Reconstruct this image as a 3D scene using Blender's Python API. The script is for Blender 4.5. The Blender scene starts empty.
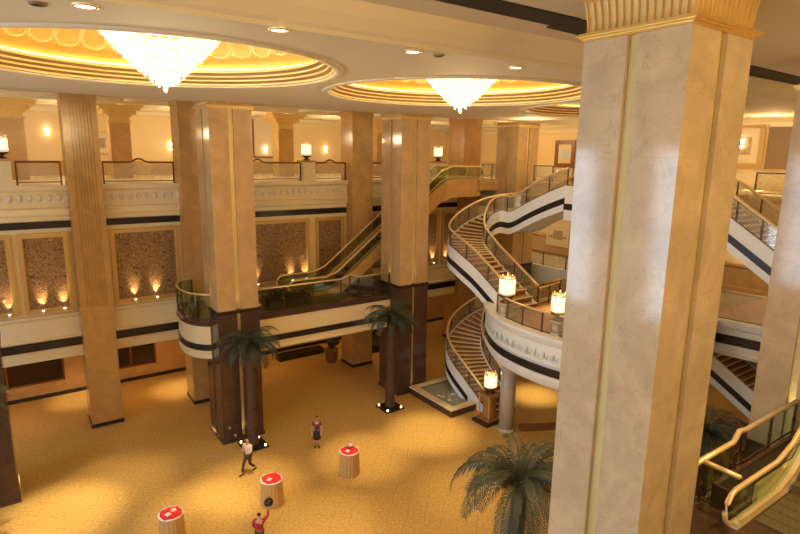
import bpy, bmesh, math, random
from mathutils import Vector, Matrix
random.seed(7)
S = bpy.context.scene
COL = S.collection
PI = math.pi

# ------------------------------------------------------------------ camera
R = ((0.81864093, -0.10097248, 0.5653597), (-0.57412041, -0.16888782, 0.80116331), (0.01458692, -0.98044962, -0.19622885))
cam = bpy.data.cameras.new('camera')
cam.lens = 565 * 36 / 800
cam.clip_start = 0.05
cam.clip_end = 300
co = bpy.data.objects.new('camera', cam)
COL.objects.link(co)
M = Matrix([[R[i][0], -R[i][1], -R[i][2], 0] for i in range(3)] + [[0, 0, 0, 1]])
co.matrix_world = Matrix.Translation((0, 0, 15)) @ M
S.camera = co

# ------------------------------------------------------------------ light
S.view_settings.view_transform = 'Standard'
S.view_settings.look = 'None'
S.view_settings.gamma = 1
S.view_settings.use_curve_mapping = False
S.view_settings.exposure = 0.02
w = bpy.data.worlds.new('world')
S.world = w
w.use_nodes = True
w.node_tree.nodes['Background'].inputs[0].default_value = (1.0, 0.84, 0.62, 1)
w.node_tree.nodes['Background'].inputs[1].default_value = 0.5
WARM = (1.0, 0.60, 0.18)
SOFT = (1.0, 0.73, 0.36)


def light(name, kind, loc, power, color, rot=None, to=None, **kw):
    l = bpy.data.lights.new(name, kind)
    l.energy = power
    l.color = color
    for k, v in kw.items():
        setattr(l, k, v)
    o = bpy.data.objects.new(name, l)
    COL.objects.link(o)
    o.location = loc
    if to is not None:
        d = Vector(to) - Vector(loc)
        o.rotation_euler = d.to_track_quat('-Z', 'Y').to_euler()
    elif rot:
        o.rotation_euler = rot
    return o


# daylight through the tall windows at the entrance end of the atrium
for wy in (-2, 5, 12, 19, 26):
    light('window_daylight', 'AREA', (-15.5, wy, 10), 740, (0.56, 0.79, 1.0), to=(20, wy, 8), shape='RECTANGLE', size=2.4, size_y=11)
# warm gallery ceiling light behind the camera
light('gallery_light', 'AREA', (7, -3.5, 17.2), 1700, WARM, to=(12, 8, 8), shape='RECTANGLE', size=22, size_y=3)

# ------------------------------------------------------------------ materials
MATS = {}


def newmat(name):
    m = bpy.data.materials.new(name)
    m.use_nodes = True
    MATS[name] = m
    nt = m.node_tree
    return m, nt, nt.nodes['Principled BSDF']


def simple(name, col, rough=0.5, metal=0.0, emit=None, es=1.0, noise=0.0, nscale=8.0, coat=0.0, bump=0.0):
    m, nt, b = newmat(name)
    b.inputs['Base Color'].default_value = (*col, 1)
    b.inputs['Roughness'].default_value = rough
    b.inputs['Metallic'].default_value = metal
    b.inputs['Coat Weight'].default_value = coat
    if emit:
        b.inputs['Emission Color'].default_value = (*emit, 1)
        b.inputs['Emission Strength'].default_value = es
    if noise or bump:
        tc = nt.nodes.new('ShaderNodeTexCoord')
        n = nt.nodes.new('ShaderNodeTexNoise')
        n.inputs['Scale'].default_value = nscale
        n.inputs['Detail'].default_value = 5
        nt.links.new(tc.outputs['Object'], n.inputs['Vector'])
        if noise:
            r = nt.nodes.new('ShaderNodeMixRGB')
            r.inputs[1].default_value = (*[c * (1 - noise) for c in col], 1)
            r.inputs[2].default_value = (*[min(1, c * (1 + noise)) for c in col], 1)
            nt.links.new(n.outputs[0], r.inputs[0])
            nt.links.new(r.outputs[0], b.inputs['Base Color'])
        if bump:
            bp = nt.nodes.new('ShaderNodeBump')
            bp.inputs['Strength'].default_value = bump
            bp.inputs['Distance'].default_value = 0.03
            nt.links.new(n.outputs[0], bp.inputs['Height'])
            nt.links.new(bp.outputs[0], b.inputs['Normal'])
    return m


def marble(name, base, vein, rough=0.15, joint=1.25, jcol=None, vs=1.0):
    m, nt, b = newmat(name)
    N = nt.nodes.new
    L = nt.links.new
    tc = N('ShaderNodeTexCoord')
    n1 = N('ShaderNodeTexNoise'); n1.inputs['Scale'].default_value = 0.9 * vs; n1.inputs['Detail'].default_value = 7; n1.inputs['Distortion'].default_value = 1.4
    L(tc.outputs['Object'], n1.inputs['Vector'])
    v = N('ShaderNodeTexVoronoi'); v.feature = 'DISTANCE_TO_EDGE'; v.inputs['Scale'].default_value = 2.0 * vs
    mx = N('ShaderNodeVectorMath'); mx.operation = 'ADD'
    sc = N('ShaderNodeVectorMath'); sc.operation = 'SCALE'; sc.inputs['Scale'].default_value = 1.1
    n2 = N('ShaderNodeTexNoise'); n2.inputs['Scale'].default_value = 1.7 * vs; n2.inputs['Detail'].default_value = 4
    L(tc.outputs['Object'], n2.inputs['Vector']); L(n2.outputs['Color'], sc.inputs[0])
    L(tc.outputs['Object'], mx.inputs[0]); L(sc.outputs[0], mx.inputs[1]); L(mx.outputs[0], v.inputs['Vector'])
    r1 = N('ShaderNodeValToRGB')
    r1.color_ramp.elements[0].position = 0.3; r1.color_ramp.elements[0].color = (*[c * 0.86 for c in base], 1)
    r1.color_ramp.elements[1].position = 0.7; r1.color_ramp.elements[1].color = (*[min(1, c * 1.12) for c in base], 1)
    L(n1.outputs[0], r1.inputs[0])
    r2 = N('ShaderNodeValToRGB')
    r2.color_ramp.elements[0].position = 0.0; r2.color_ramp.elements[0].color = (1, 1, 1, 1)
    r2.color_ramp.elements[1].position = 0.022; r2.color_ramp.elements[1].color = (0, 0, 0, 1)
    L(v.outputs['Distance'], r2.inputs[0])
    ml = N('ShaderNodeMath'); ml.operation = 'MULTIPLY'; L(r2.outputs[0], ml.inputs[0]); ml.inputs[1].default_value = 0.34
    m1 = N('ShaderNodeMixRGB'); L(ml.outputs[0], m1.inputs[0]); L(r1.outputs[0], m1.inputs[1]); m1.inputs[2].default_value = (*vein, 1)
    out = m1
    if joint:
        sx = N('ShaderNodeSeparateXYZ'); L(tc.outputs['Object'], sx.inputs[0])
        md = N('ShaderNodeMath'); md.operation = 'PINGPONG'; md.inputs[1].default_value = joint / 2
        L(sx.outputs['Z'], md.inputs[0])
        lt = N('ShaderNodeMath'); lt.operation = 'LESS_THAN'; lt.inputs[1].default_value = 0.006
        L(md.outputs[0], lt.inputs[0])
        m2 = N('ShaderNodeMixRGB'); L(lt.outputs[0], m2.inputs[0]); L(m1.outputs[0], m2.inputs[1])
        m2.inputs[2].default_value = (*(jcol or [c * 0.7 for c in base]), 1)
        out = m2
    L(out.outputs[0], b.inputs['Base Color'])
    b.inputs['Roughness'].default_value = rough
    return m


marble('marble', (0.47, 0.375, 0.27), (0.25, 0.17, 0.10), rough=0.1, jcol=(0.43, 0.34, 0.24))
marble('marble_warm', (0.49, 0.315, 0.15), (0.28, 0.17, 0.08), rough=0.12, jcol=(0.46, 0.3, 0.15))
marble('marble_grey', (0.50, 0.44, 0.37), (0.4, 0.3, 0.2), rough=0.2, joint=0)
marble('marble_dark', (0.075, 0.04, 0.028), (0.22, 0.14, 0.1), rough=0.1, joint=1.2)
marble('marble_gold', (0.52, 0.30, 0.11), (0.40, 0.2, 0.06), rough=0.2, joint=0)
simple('newel_stone', (0.34, 0.17, 0.06), 0.3, noise=0.2, nscale=6)
simple('granite', (0.03, 0.022, 0.02), 0.12)
simple('plaster', (0.74, 0.67, 0.56), 0.7, noise=0.03, nscale=2)
simple('ceiling_paint', (0.66, 0.58, 0.42), 0.8, noise=0.03, nscale=0.6)
simple('cream', (0.74, 0.62, 0.40), 0.55, noise=0.05, nscale=3)
simple('cream_wall', (0.76, 0.56, 0.29), 0.5, noise=0.05, nscale=1)
simple('gold', (0.80, 0.53, 0.18), 0.3, metal=0.85, noise=0.1, nscale=6)
simple('gilt', (0.62, 0.42, 0.16), 0.4, metal=0.5, noise=0.1, nscale=6)
simple('gold_leaf', (0.86, 0.54, 0.13), 0.38, metal=0.45, noise=0.16, nscale=14)
simple('gold_speckle', (0.74, 0.55, 0.26), 0.3, metal=0.7, noise=0.5, nscale=60, bump=0.6)
simple('gold_pale', (0.95, 0.74, 0.34), 0.45, metal=0.1)
simple('brown_moulding', (0.32, 0.19, 0.08), 0.35, metal=0.4)
simple('brass', (0.88, 0.66, 0.36), 0.33, metal=0.55)
simple('bronze', (0.11, 0.05, 0.025), 0.35, metal=0.6)
simple('white_stone', (0.80, 0.84, 0.88), 0.35, noise=0.04, nscale=5)
simple('band', (0.022, 0.016, 0.018), 0.25, noise=0.3, nscale=25)
simple('slot', (0.02, 0.012, 0.008), 0.7)
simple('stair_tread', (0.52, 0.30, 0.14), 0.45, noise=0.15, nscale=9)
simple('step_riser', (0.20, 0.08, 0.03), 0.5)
simple('nosing', (0.85, 0.72, 0.5), 0.4)
simple('wood', (0.20, 0.07, 0.025), 0.35)
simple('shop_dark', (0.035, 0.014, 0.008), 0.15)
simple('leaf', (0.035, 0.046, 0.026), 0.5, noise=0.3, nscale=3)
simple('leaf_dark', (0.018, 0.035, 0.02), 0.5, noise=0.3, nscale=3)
simple('trunk', (0.085, 0.04, 0.02), 0.8, noise=0.5, nscale=18, bump=1)
simple('soil', (0.03, 0.018, 0.01), 0.9)
simple('pot', (0.22, 0.10, 0.05), 0.4)
simple('skin', (0.55, 0.30, 0.20), 0.5)
simple('hair', (0.012, 0.008, 0.008), 0.5)
simple('shirt_white', (0.72, 0.60, 0.52), 0.7)
simple('trousers', (0.07, 0.035, 0.025), 0.8)
simple('dress', (0.02, 0.014, 0.03), 0.7)
simple('top_pink', (0.14, 0.035, 0.06), 0.7)
simple('red_cloth', (0.62, 0.025, 0.035), 0.7)
simple('red_shirt', (0.42, 0.02, 0.03), 0.7)
simple('table_red', (0.70, 0.03, 0.03), 0.6)
simple('skirt_cloth', (0.60, 0.36, 0.13), 0.7)
simple('napkin', (0.85, 0.80, 0.78), 0.7)
simple('shoe', (0.015, 0.01, 0.01), 0.4)
simple('black_plastic', (0.015, 0.012, 0.02), 0.3)
simple('lamp_glow', (1, 0.9, 0.75), 0.5, emit=(1.0, 0.82, 0.56), es=1.35)
simple('lamp_glow_soft', (1, 0.85, 0.6), 0.5, emit=(1.0, 0.74, 0.40), es=7)
simple('downlight_glow', (1, 1, 1), 0.5, emit=(1.0, 0.93, 0.82), es=7)
simple('cove_glow', (1, 0.8, 0.5), 0.5, emit=(1.0, 0.74, 0.30), es=2.8)
simple('petal_gold', (0.76, 0.49, 0.13), 0.5, metal=0.2, noise=0.12, nscale=8)
simple('picture', (0.40, 0.28, 0.16), 0.5, noise=0.7, nscale=5)
simple('picture_blue', (0.5, 0.56, 0.72), 0.4, noise=0.3, nscale=3)
simple('picture_mount', (0.72, 0.58, 0.38), 0.6)
simple('grille', (0.22, 0.13, 0.06), 0.5, noise=0.2, nscale=20)
simple('water', (0.34, 0.35, 0.28), 0.06, noise=0.3, nscale=5, bump=0.5)
simple('foam', (0.75, 0.74, 0.68), 0.4)
simple('metal_step', (0.18, 0.15, 0.08), 0.4, metal=0.5)
simple('rubber', (0.02, 0.02, 0.018), 0.5)


def floor_mat():
    m, nt, b = newmat('carpet')
    N = nt.nodes.new
    L = nt.links.new
    tc = N('ShaderNodeTexCoord')
    mp = N('ShaderNodeMapping'); mp.inputs['Rotation'].default_value = (0, 0, PI / 4)
    L(tc.outputs['Object'], mp.inputs[0])
    v = N('ShaderNodeTexVoronoi'); v.feature = 'DISTANCE_TO_EDGE'; v.voronoi_dimensions = '2D'
    v.inputs['Scale'].default_value = 1.35; v.inputs['Randomness'].default_value = 0.3
    L(mp.outputs[0], v.inputs['Vector'])
    r = N('ShaderNodeValToRGB')
    r.color_ramp.elements[0].position = 0.02; r.color_ramp.elements[0].color = (0.49, 0.30, 0.085, 1)
    r.color_ramp.elements[1].position = 0.16; r.color_ramp.elements[1].color = (0.545, 0.345, 0.108, 1)
    e = r.color_ramp.elements.new(0.07); e.color = (0.575, 0.375, 0.125, 1)
    L(v.outputs['Distance'], r.inputs[0])
    n = N('ShaderNodeTexNoise'); n.inputs['Scale'].default_value = 9; n.inputs['Detail'].default_value = 6
    L(tc.outputs['Object'], n.inputs['Vector'])
    m1 = N('ShaderNodeMixRGB'); m1.blend_type = 'OVERLAY'; m1.inputs[0].default_value = 0.5
    L(r.outputs[0], m1.inputs[1]); L(n.outputs[0], m1.inputs[2])
    L(m1.outputs[0], b.inputs['Base Color'])
    b.inputs['Roughness'].default_value = 0.75
    b.inputs['Specular IOR Level'].default_value = 0.25
    return m


floor_mat()


def panel_mat():
    m, nt, b = newmat('panel_fabric')
    N = nt.nodes.new
    L = nt.links.new
    tc = N('ShaderNodeTexCoord')
    w1 = N('ShaderNodeTexNoise'); w1.inputs['Scale'].default_value = 2.2; w1.inputs['Detail'].default_value = 3; w1.inputs['Distortion'].default_value = 3.5
    L(tc.outputs['Object'], w1.inputs['Vector'])
    v = N('ShaderNodeTexVoronoi'); v.feature = 'DISTANCE_TO_EDGE'; v.inputs['Scale'].default_value = 4.5
    L(w1.outputs['Color'], v.inputs['Vector'])
    r = N('ShaderNodeValToRGB')
    r.color_ramp.elements[0].position = 0.04; r.color_ramp.elements[0].color = (0.44, 0.27, 0.12, 1)
    r.color_ramp.elements[1].position = 0.12; r.color_ramp.elements[1].color = (0.12, 0.052, 0.022, 1)
    L(v.outputs['Distance'], r.inputs[0])
    L(r.outputs[0], b.inputs['Base Color'])
    b.inputs['Roughness'].default_value = 0.4
    return m


panel_mat()


def glass_mat(name, tint, gloss, etched=0.0):
    m = bpy.data.materials.new(name)
    m.use_nodes = True
    MATS[name] = m
    nt = m.node_tree
    nt.nodes.clear()
    N = nt.nodes.new
    L = nt.links.new
    o = N('ShaderNodeOutputMaterial')
    t = N('ShaderNodeBsdfTransparent'); t.inputs[0].default_value = (*tint, 1)
    g = N('ShaderNodeBsdfGlossy'); g.inputs['Roughness'].default_value = 0.05
    mx = N('ShaderNodeMixShader'); mx.inputs[0].default_value = gloss
    L(t.outputs[0], mx.inputs[1]); L(g.outputs[0], mx.inputs[2])
    last = mx
    if etched:
        d = N('ShaderNodeBsdfDiffuse'); d.inputs[0].default_value = (0.85, 0.8, 0.68, 1)
        tc = N('ShaderNodeTexCoord')
        n = N('ShaderNodeTexNoise'); n.inputs['Scale'].default_value = 3.5; n.inputs['Distortion'].default_value = 3
        L(tc.outputs['Object'], n.inputs['Vector'])
        r = N('ShaderNodeValToRGB')
        r.color_ramp.elements[0].position = 0.45; r.color_ramp.elements[0].color = (etched * 0.5,) * 3 + (1,)
        r.color_ramp.elements[1].position = 0.55; r.color_ramp.elements[1].color = (etched,) * 3 + (1,)
        L(n.outputs[0], r.inputs[0])
        m2 = N('ShaderNodeMixShader')
        L(r.outputs[0], m2.inputs[0]); L(mx.outputs[0], m2.inputs[1]); L(d.outputs[0], m2.inputs[2])
        last = m2
    L(last.outputs[0], o.inputs[0])
    return m


glass_mat('glass', (0.84, 0.90, 0.80), 0.10)
glass_mat('glass_gold', (0.86, 0.80, 0.62), 0.07, 0.14)
glass_mat('glass_etched', (0.93, 0.9, 0.8), 0.06, 0.26)


def crystal_mat():
    m, nt, b = newmat('crystal')
    N = nt.nodes.new
    L = nt.links.new
    tc = N('ShaderNodeTexCoord')
    v = N('ShaderNodeTexNoise'); v.inputs['Scale'].default_value = 7; v.inputs['Detail'].default_value = 4
    L(tc.outputs['Object'], v.inputs['Vector'])
    r = N('ShaderNodeValToRGB')
    r.color_ramp.elements[0].position = 0.36; r.color_ramp.elements[0].color = (1.0, 0.70, 0.28, 1)
    r.color_ramp.elements[1].position = 0.6; r.color_ramp.elements[1].color = (1.0, 0.95, 0.78, 1)
    L(v.outputs[0], r.inputs[0])
    L(r.outputs[0], b.inputs['Emission Color'])
    b.inputs['Emission Strength'].default_value = 0.95
    b.inputs['Base Color'].default_value = (1, 0.9, 0.7, 1)
    b.inputs['Roughness'].default_value = 0.1
    return m


crystal_mat()


# ------------------------------------------------------------------ mesh helpers
class MB:
    def __init__(s):
        s.v = []
        s.f = []
        s.smooth = set()

    def quad(s, a, b, c, d):
        i = len(s.v)
        s.v += [tuple(a), tuple(b), tuple(c), tuple(d)]
        s.f.append((i, i + 1, i + 2, i + 3))

    def box(s, x0, y0, z0, x1, y1, z1):
        i = len(s.v)
        s.v += [(x, y, z) for z in (z0, z1) for x, y in ((x0, y0), (x1, y0), (x1, y1), (x0, y1))]
        s.f += [(i, i + 3, i + 2, i + 1), (i + 4, i + 5, i + 6, i + 7)]
        for k in range(4):
            j = (k + 1) % 4
            s.f.append((i + k, i + j, i + 4 + j, i + 4 + k))
        return s

    def prism(s, poly, z0, z1):
        n = len(poly)
        i = len(s.v)
        s.v += [(x, y, z0) for x, y in poly] + [(x, y, z1) for x, y in poly]
        s.f.append(tuple(i + k for k in reversed(range(n))))
        s.f.append(tuple(i + n + k for k in range(n)))
        for k in range(n):
            j = (k + 1) % n
            s.f.append((i + k, i + j, i + n + j, i + n + k))
        return s

    def lathe(s, prof, seg=24, c=(0, 0), cap=True, a0=0, a1=2 * PI):
        i = len(s.v)
        full = abs(a1 - a0 - 2 * PI) < 1e-6
        m = seg if full else seg + 1
        for r, z in prof:
            for k in range(m):
                a = a0 + (a1 - a0) * k / seg
                s.v.append((c[0] + r * math.cos(a), c[1] + r * math.sin(a), z))
        for p in range(len(prof) - 1):
            for k in range(seg):
                j = (k + 1) % m
                s.smooth.add(len(s.f))
                s.f.append((i + p * m + k, i + p * m + j, i + (p + 1) * m + j, i + (p + 1) * m + k))
        if cap and full:
            if prof[0][0] > 1e-4:
                s.f.append(tuple(i + k for k in reversed(range(m))))
            if prof[-1][0] > 1e-4:
                s.f.append(tuple(i + (len(prof) - 1) * m + k for k in range(m)))
        return s

    def tube(s, pts, r, seg=8, caps=True):
        pts = [Vector(p) for p in pts]
        n = len(pts)
        rr = r if isinstance(r, (list, tuple)) else [r] * n
        i = len(s.v)
        up0 = Vector((0, 0, 1))
        for k, p in enumerate(pts):
            d = (pts[min(k + 1, n - 1)] - pts[max(k - 1, 0)])
            d = d.normalized() if d.length > 1e-9 else Vector((0, 0, 1))
            u = up0 if abs(d.z) < 0.95 else Vector((1, 0, 0))
            a = d.cross(u).normalized()
            b = a.cross(d).normalized()
            for q in range(seg):
                t = 2 * PI * q / seg + PI / seg
                s.v.append(tuple(p + (a * math.cos(t) + b * math.sin(t)) * rr[k]))
        for k in range(n - 1):
            for q in range(seg):
                j = (q + 1) % seg
                if seg > 4:
                    s.smooth.add(len(s.f))
                s.f.append((i + k * seg + q, i + k * seg + j, i + (k + 1) * seg + j, i + (k + 1) * seg + q))
        if caps:
            s.f.append(tuple(i + q for q in reversed(range(seg))))
            s.f.append(tuple(i + (n - 1) * seg + q for q in range(seg)))
        return s

    def sweep(s, pts, prof, closed=False):
        """profile (offset to the right of travel, dz) swept along a polyline"""
        pts = [Vector(p) for p in pts]
        n = len(pts)
        i = len(s.v)
        for k, p in enumerate(pts):
            if closed:
                d0 = p - pts[k - 1]; d1 = pts[(k + 1) % n] - p
            else:
                d0 = p - pts[k - 1] if k else pts[1] - p
                d1 = pts[k + 1] - p if k < n - 1 else d0
            n0 = Vector((d0.y, -d0.x, 0)).normalized(); n1 = Vector((d1.y, -d1.x, 0)).normalized()
            nn = (n0 + n1)
            nn = nn.normalized() if nn.length > 1e-6 else n0
            sc = 1 / max(0.5, nn.dot(n0))
            for o, z in prof:
                s.v.append(tuple(p + nn * (o * sc) + Vector((0, 0, z))))
        m = len(prof)
        for k in range(n if closed else n - 1):
            k2 = (k + 1) % n
            for q in range(m):
                j = (q + 1) % m
                s.f.append((i + k * m + q, i + k2 * m + q, i + k2 * m + j, i + k * m + j))
        if not closed:
            s.f.append(tuple(i + q for q in range(m)))
            s.f.append(tuple(i + (n - 1) * m + q for q in reversed(range(m))))
        return s

    def mesh(s, name):
        me = bpy.data.meshes.new(name)
        me.from_pydata(s.v, [], s.f)
        if s.smooth:
            fl = [k in s.smooth for k in range(len(s.f))]
            me.polygons.foreach_set('use_smooth', fl)
        me.update()
        bm = bmesh.new(); bm.from_mesh(me)
        bmesh.ops.recalc_face_normals(bm, faces=bm.faces)
        bm.to_mesh(me); bm.free()
        return me

    def build(s, name, mat, parent=None, origin=None):
        me = s.mesh(name)
        me.materials.append(MATS[mat] if isinstance(mat, str) else mat)
        o = bpy.data.objects.new(name, me)
        COL.objects.link(o)
        if parent:
            o.parent = parent
        if origin is not None:
            o.location = origin
        return o


def tag(o, label=None, cat=None, group=None, kind=None):
    if label: o['label'] = label
    if cat: o['category'] = cat
    if group: o['group'] = group
    if kind: o['kind'] = kind
    return o


def empty(name, loc, rz=0, label=None, cat=None, group=None):
    o = bpy.data.objects.new(name, None)
    o.empty_display_size = 0.2
    COL.objects.link(o)
    o.location = loc
    o.rotation_euler = (0, 0, rz)
    return tag(o, label, cat, group)


def struct(mb, name, mat):
    return tag(mb.build(name, mat), kind='structure')


def copy_tree(o, parent=None):
    c = o.copy()
    COL.objects.link(c)
    if parent: c.parent = parent
    for ch in list(o.children):
        copy_tree(ch, c)
    return c


def box(*a):
    return MB().box(*a)


# ------------------------------------------------------------------ setting: floors, walls, ceilings
UP, MID, CEIL, GCEIL = 13.2, 6.7, 17.3, 17.95
WY = 33.9                    # face of the far gallery wall
struct(box(-16, -8, -0.3, 44, 48, 0), 'floor', 'carpet')
COVES = [(3.85, 17.4), (14.9, 17.4), (25.95, 17.4)]
CR = 4.95


def ceiling_with_holes():
    bm = bmesh.new()
    # strips between the holes: polygon fan per cell around every opening
    mb = MB()
    cells = [(-1.675, 9.375), (9.375, 20.425), (20.425, 31.475)]
    y0, y1 = 10.75, 28.4
    z = CEIL
    for (cx, cy), (xa, xb) in zip(COVES, cells):
        n = 64
        for k in range(n):
            a, b2 = 2 * PI * k / n + PI / 4, 2 * PI * (k + 1) / n + PI / 4

            def rect(t):
                c, s_ = math.cos(t), math.sin(t)
                tx = ((xb - cx) if c > 0 else (xa - cx)) / c if abs(c) > 1e-9 else 1e9
                ty = ((y1 - cy) if s_ > 0 else (y0 - cy)) / s_ if abs(s_) > 1e-9 else 1e9
                t_ = min(tx, ty)
                return cx + c * t_, cy + s_ * t_
            pa, pb = rect(a), rect(b2)
            ca = (cx + CR * math.cos(a), cy + CR * math.sin(a)); cb = (cx + CR * math.cos(b2), cy + CR * math.sin(b2))
            mb.quad((*pa, z), (*pb, z), (*cb, z), (*ca, z))
            # fill a corner of the cell if the rectangle turns between a and b
            if abs(pa[0] - pb[0]) > 1e-6 and abs(pa[1] - pb[1]) > 1e-6:
                qx = xb if max(pa[0], pb[0]) > xb - 1e-6 else xa
                qy = y1 if max(pa[1], pb[1]) > y1 - 1e-6 else y0
                mb.quad((*pa, z), (qx, qy, z), (*pb, z), (*pb, z))
    mb.quad((-16, y0, z), (cells[0][0], y0, z), (cells[0][0], y1, z), (-16, y1, z))
    mb.quad((cells[2][1], y0, z), (36, y0, z), (36, y1, z), (cells[2][1], y1, z))
    # raised strip over the near walkway and the step down to the coved ceiling
    mb.quad((-16, -8, z + .62), (44, -8, z + .62), (44, 10.15, z + .62), (-16, 10.15, z + .62))
    st_ = [(10.15, z + .62), (10.25, z + .36), (10.45, z + .14), (10.55, z + .08), (10.57, z), (y0, z)]
    for (ya, za), (yb, zb) in zip(st_, st_[1:]):
        mb.quad((-16, ya, za), (44, ya, za), (44, yb, zb), (-16, yb, zb))
    # far edge of the atrium ceiling
    mb.quad((-16, y1, z), (36, y1, z), (36, y1, z + .35), (-16, y1, z + .35))
    mb.quad((-16, y1, z + .35), (36, y1, z + .35), (36, y1 + .5, z + .35), (-16, y1 + .5, z + .35))
    return mb


struct(ceiling_with_holes(), 'ceiling', 'ceiling_paint')
g = MB()
g.box(-16, 28.9, GCEIL, 44, 48, GCEIL + .2)
struct(g, 'ceiling_gallery', 'plaster')
# lowered beams of the gallery ceiling
for i, y in enumerate((30.6, 33.6, 37.4, 41.0)):
    bx = MB().sweep([(-14, y, GCEIL - .3), (42, y, GCEIL - .3)], [(-.35, .3), (-.28, .12), (-.2, .1), (-.2, 0), (.2, 0), (.2, .1), (.28, .12), (.35, .3)])
    struct(bx, 'trim_%d' % (i + 1), 'cream')
for i, x in enumerate((-1.7, 6.6, 12.1, 17.6, 23.6)):
    bx = MB().sweep([(x, 30.2, GCEIL - .22), (x, 45, GCEIL - .22)], [(-.3, .22), (-.2, 0), (.2, 0), (.3, .22)])
    struct(bx, 'trim_%d' % (i + 5), 'cream')
# gallery floor, far side, with the deep fascia facing the atrium
fascia_prof = [(0, 10.9), (0, 11.35), (.06, 11.38), (.06, 11.62), (.16, 11.7), (.2, 11.86), (.26, 11.95), (.26, 12.02), (.12, 12.06), (.12, 12.85), (.3, 12.98), (.34, 13.12), (.34, 13.2), (-.6, 13.2), (-.6, 10.9)]


def fascia(path, name, mat='cream', prof=fascia_prof):
    return struct(MB().sweep([(x, y, 0) for x, y in path], prof), name, mat)


struct(box(-16, WY + .3, UP - .6, 44, 46, UP - .01), 'floor_upper_gallery', 'cream')
struct(box(31.8, -8, UP - .6, 44, WY + .3, UP - .01), 'floor_upper_end', 'cream')
struct(box(28.3, 30.3, UP - .7, 31.8, WY, UP - .01), 'floor_escalator_landing', 'marble_gold')
# wall behind the panels, mid storey
struct(box(-16, WY, 4.2, 31.8, WY + .3, UP - .6), 'wall_far', 'cream_wall')
fascia([(31.8, WY), (-16, WY)][::-1], 'trim_20')
# ledge under the panels and dark stone bands
struct(MB().sweep([(-16, WY, 0), (33.6, WY, 0)], [(0, 4.0), (.05, 4.0), (.05, 4.45), (.1, 4.6), (.1, 5.06), (.22, 5.14), (.22, 5.24), (.08, 5.32), (.08, 6.2), (.2, 6.35), (.2, 6.45), (0, 6.5)]), 'trim_21', 'cream')
struct(box(-16, WY - .14, 4.62, 33.6, WY - .09, 5.06), 'trim_22', 'band')
struct(box(-16, WY - .08, 11.0, 31.8, WY + .05, 11.34), 'trim_23', 'band')
struct(box(-16, WY - .03, 10.8, 31.8, WY + .02, 11.04), 'trim_24', 'cream')
# raised scroll dentils on the gallery fascia
dn = MB()
for k in range(60):
    x = -6 + k * .42
    if x < 9.0 or 1:
        dn.lathe([(.13, 0), (.10, .05), (0, .07)], 8)
        n = 8
        base = len(dn.v) - 3 * 8
        for q in range(base, len(dn.v)):
            vx, vy, vz = dn.v[q]
            dn.v[q] = (x + vx, WY - .12 - vz, 12.55 + vy * 1.5)
struct(dn, 'trim_25', 'plaster')
# recessed ground floor under the gallery
struct(box(-16, 33.9, 4.0, 29.6, 39, 4.2), 'ceiling_arcade', 'cream_wall')
gw = MB()
openings = [(-12.5, -4.6), (-3.9, 2.15), (4.3, 7.5), (12.0, 17.5), (23.5, 27)]
x = -16
for a, b in openings:
    gw.box(x, 39, 0, a, 39.3, 4.0)
    gw.box(a, 39, 0, b, 39.3, .9)
    gw.box(a, 39, 3.85, b, 39.3, 4.0)
    x = b
gw.box(x, 39, 0, 36, 39.3, 4.0)
struct(gw, 'wall_arcade', 'marble_gold')
struct(box(-16, 38.9, 0, 36, 39.0, .22), 'baseboard_arcade', 'granite')
for i, (a, b) in enumerate(openings):
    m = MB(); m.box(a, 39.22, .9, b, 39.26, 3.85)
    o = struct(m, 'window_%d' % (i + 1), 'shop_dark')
    f = MB()
    for fx in (a, (a + b) / 2, b - .1): f.box(fx, 39.1, .9, fx + .1, 39.22, 3.85)
    f.box(a, 39.1, .9, b, 39.22, .98); f.box(a, 39.1, 3.77, b, 39.22, 3.85)
    f.build('window_frame', 'wood', o)
# upper corridor back wall
struct(box(-16, 46, UP, 44, 46.3, GCEIL), 'wall_gallery', 'cream_wall')
struct(MB().sweep([(-16, 46, GCEIL - .5), (44, 46, GCEIL - .5)], [(0, 0), (.1, .05), (.15, .3), (.4, .4), (.4, .5), (0, .5)]), 'trim_26', 'cream')
struct(box(-16, 45.9, UP, 44, 46, UP + 1.0), 'trim_27', 'marble_gold')
# end of the atrium
struct(box(38, -8, 0, 38.3, 48, GCEIL + .2), 'wall_end', 'cream_wall')
struct(box(36, -8, GCEIL - .5, 44, 46, GCEIL + .1), 'ceiling_end', 'ceiling_paint')
struct(MB().sweep([(38, 46, UP), (38, -8, UP)], [(0, 0), (.08, 0), (.08, .25), (.05, .3), (.05, .95), (.1, 1.0), (.1, 1.08), (0, 1.1)]), 'trim_28', 'cream')
struct(MB().sweep([(38, 46, MID), (38, -8, MID)], [(0, 0), (.08, 0), (.08, .25), (.05, .3), (.05, 1.5), (.16, 1.6), (.16, 1.75), (0, 1.8)]), 'trim_29', 'marble_gold')
struct(MB().sweep([(38, 46, GCEIL - 1.1), (38, -8, GCEIL - 1.1)], [(0, 0), (.1, .05), (.15, .3), (.5, .5), (.5, .6), (0, .6)]), 'trim_30', 'cream')
# end gallery fascia (upper) and end balcony (middle)
fascia([(31.8, WY + .2), (31.8, -8)], 'trim_31')
struct(box(31.7, -8, 11.0, 31.82, WY + .2, 11.3), 'trim_33', 'band')
struct(box(33.6, 20, MID - 2.4, 38, WY + .2, MID), 'floor_end_balcony_left', 'white_stone')
struct(box(33.52, 21.5, 4.65, 33.6, WY, 5.1), 'trim_35', 'band')
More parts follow.
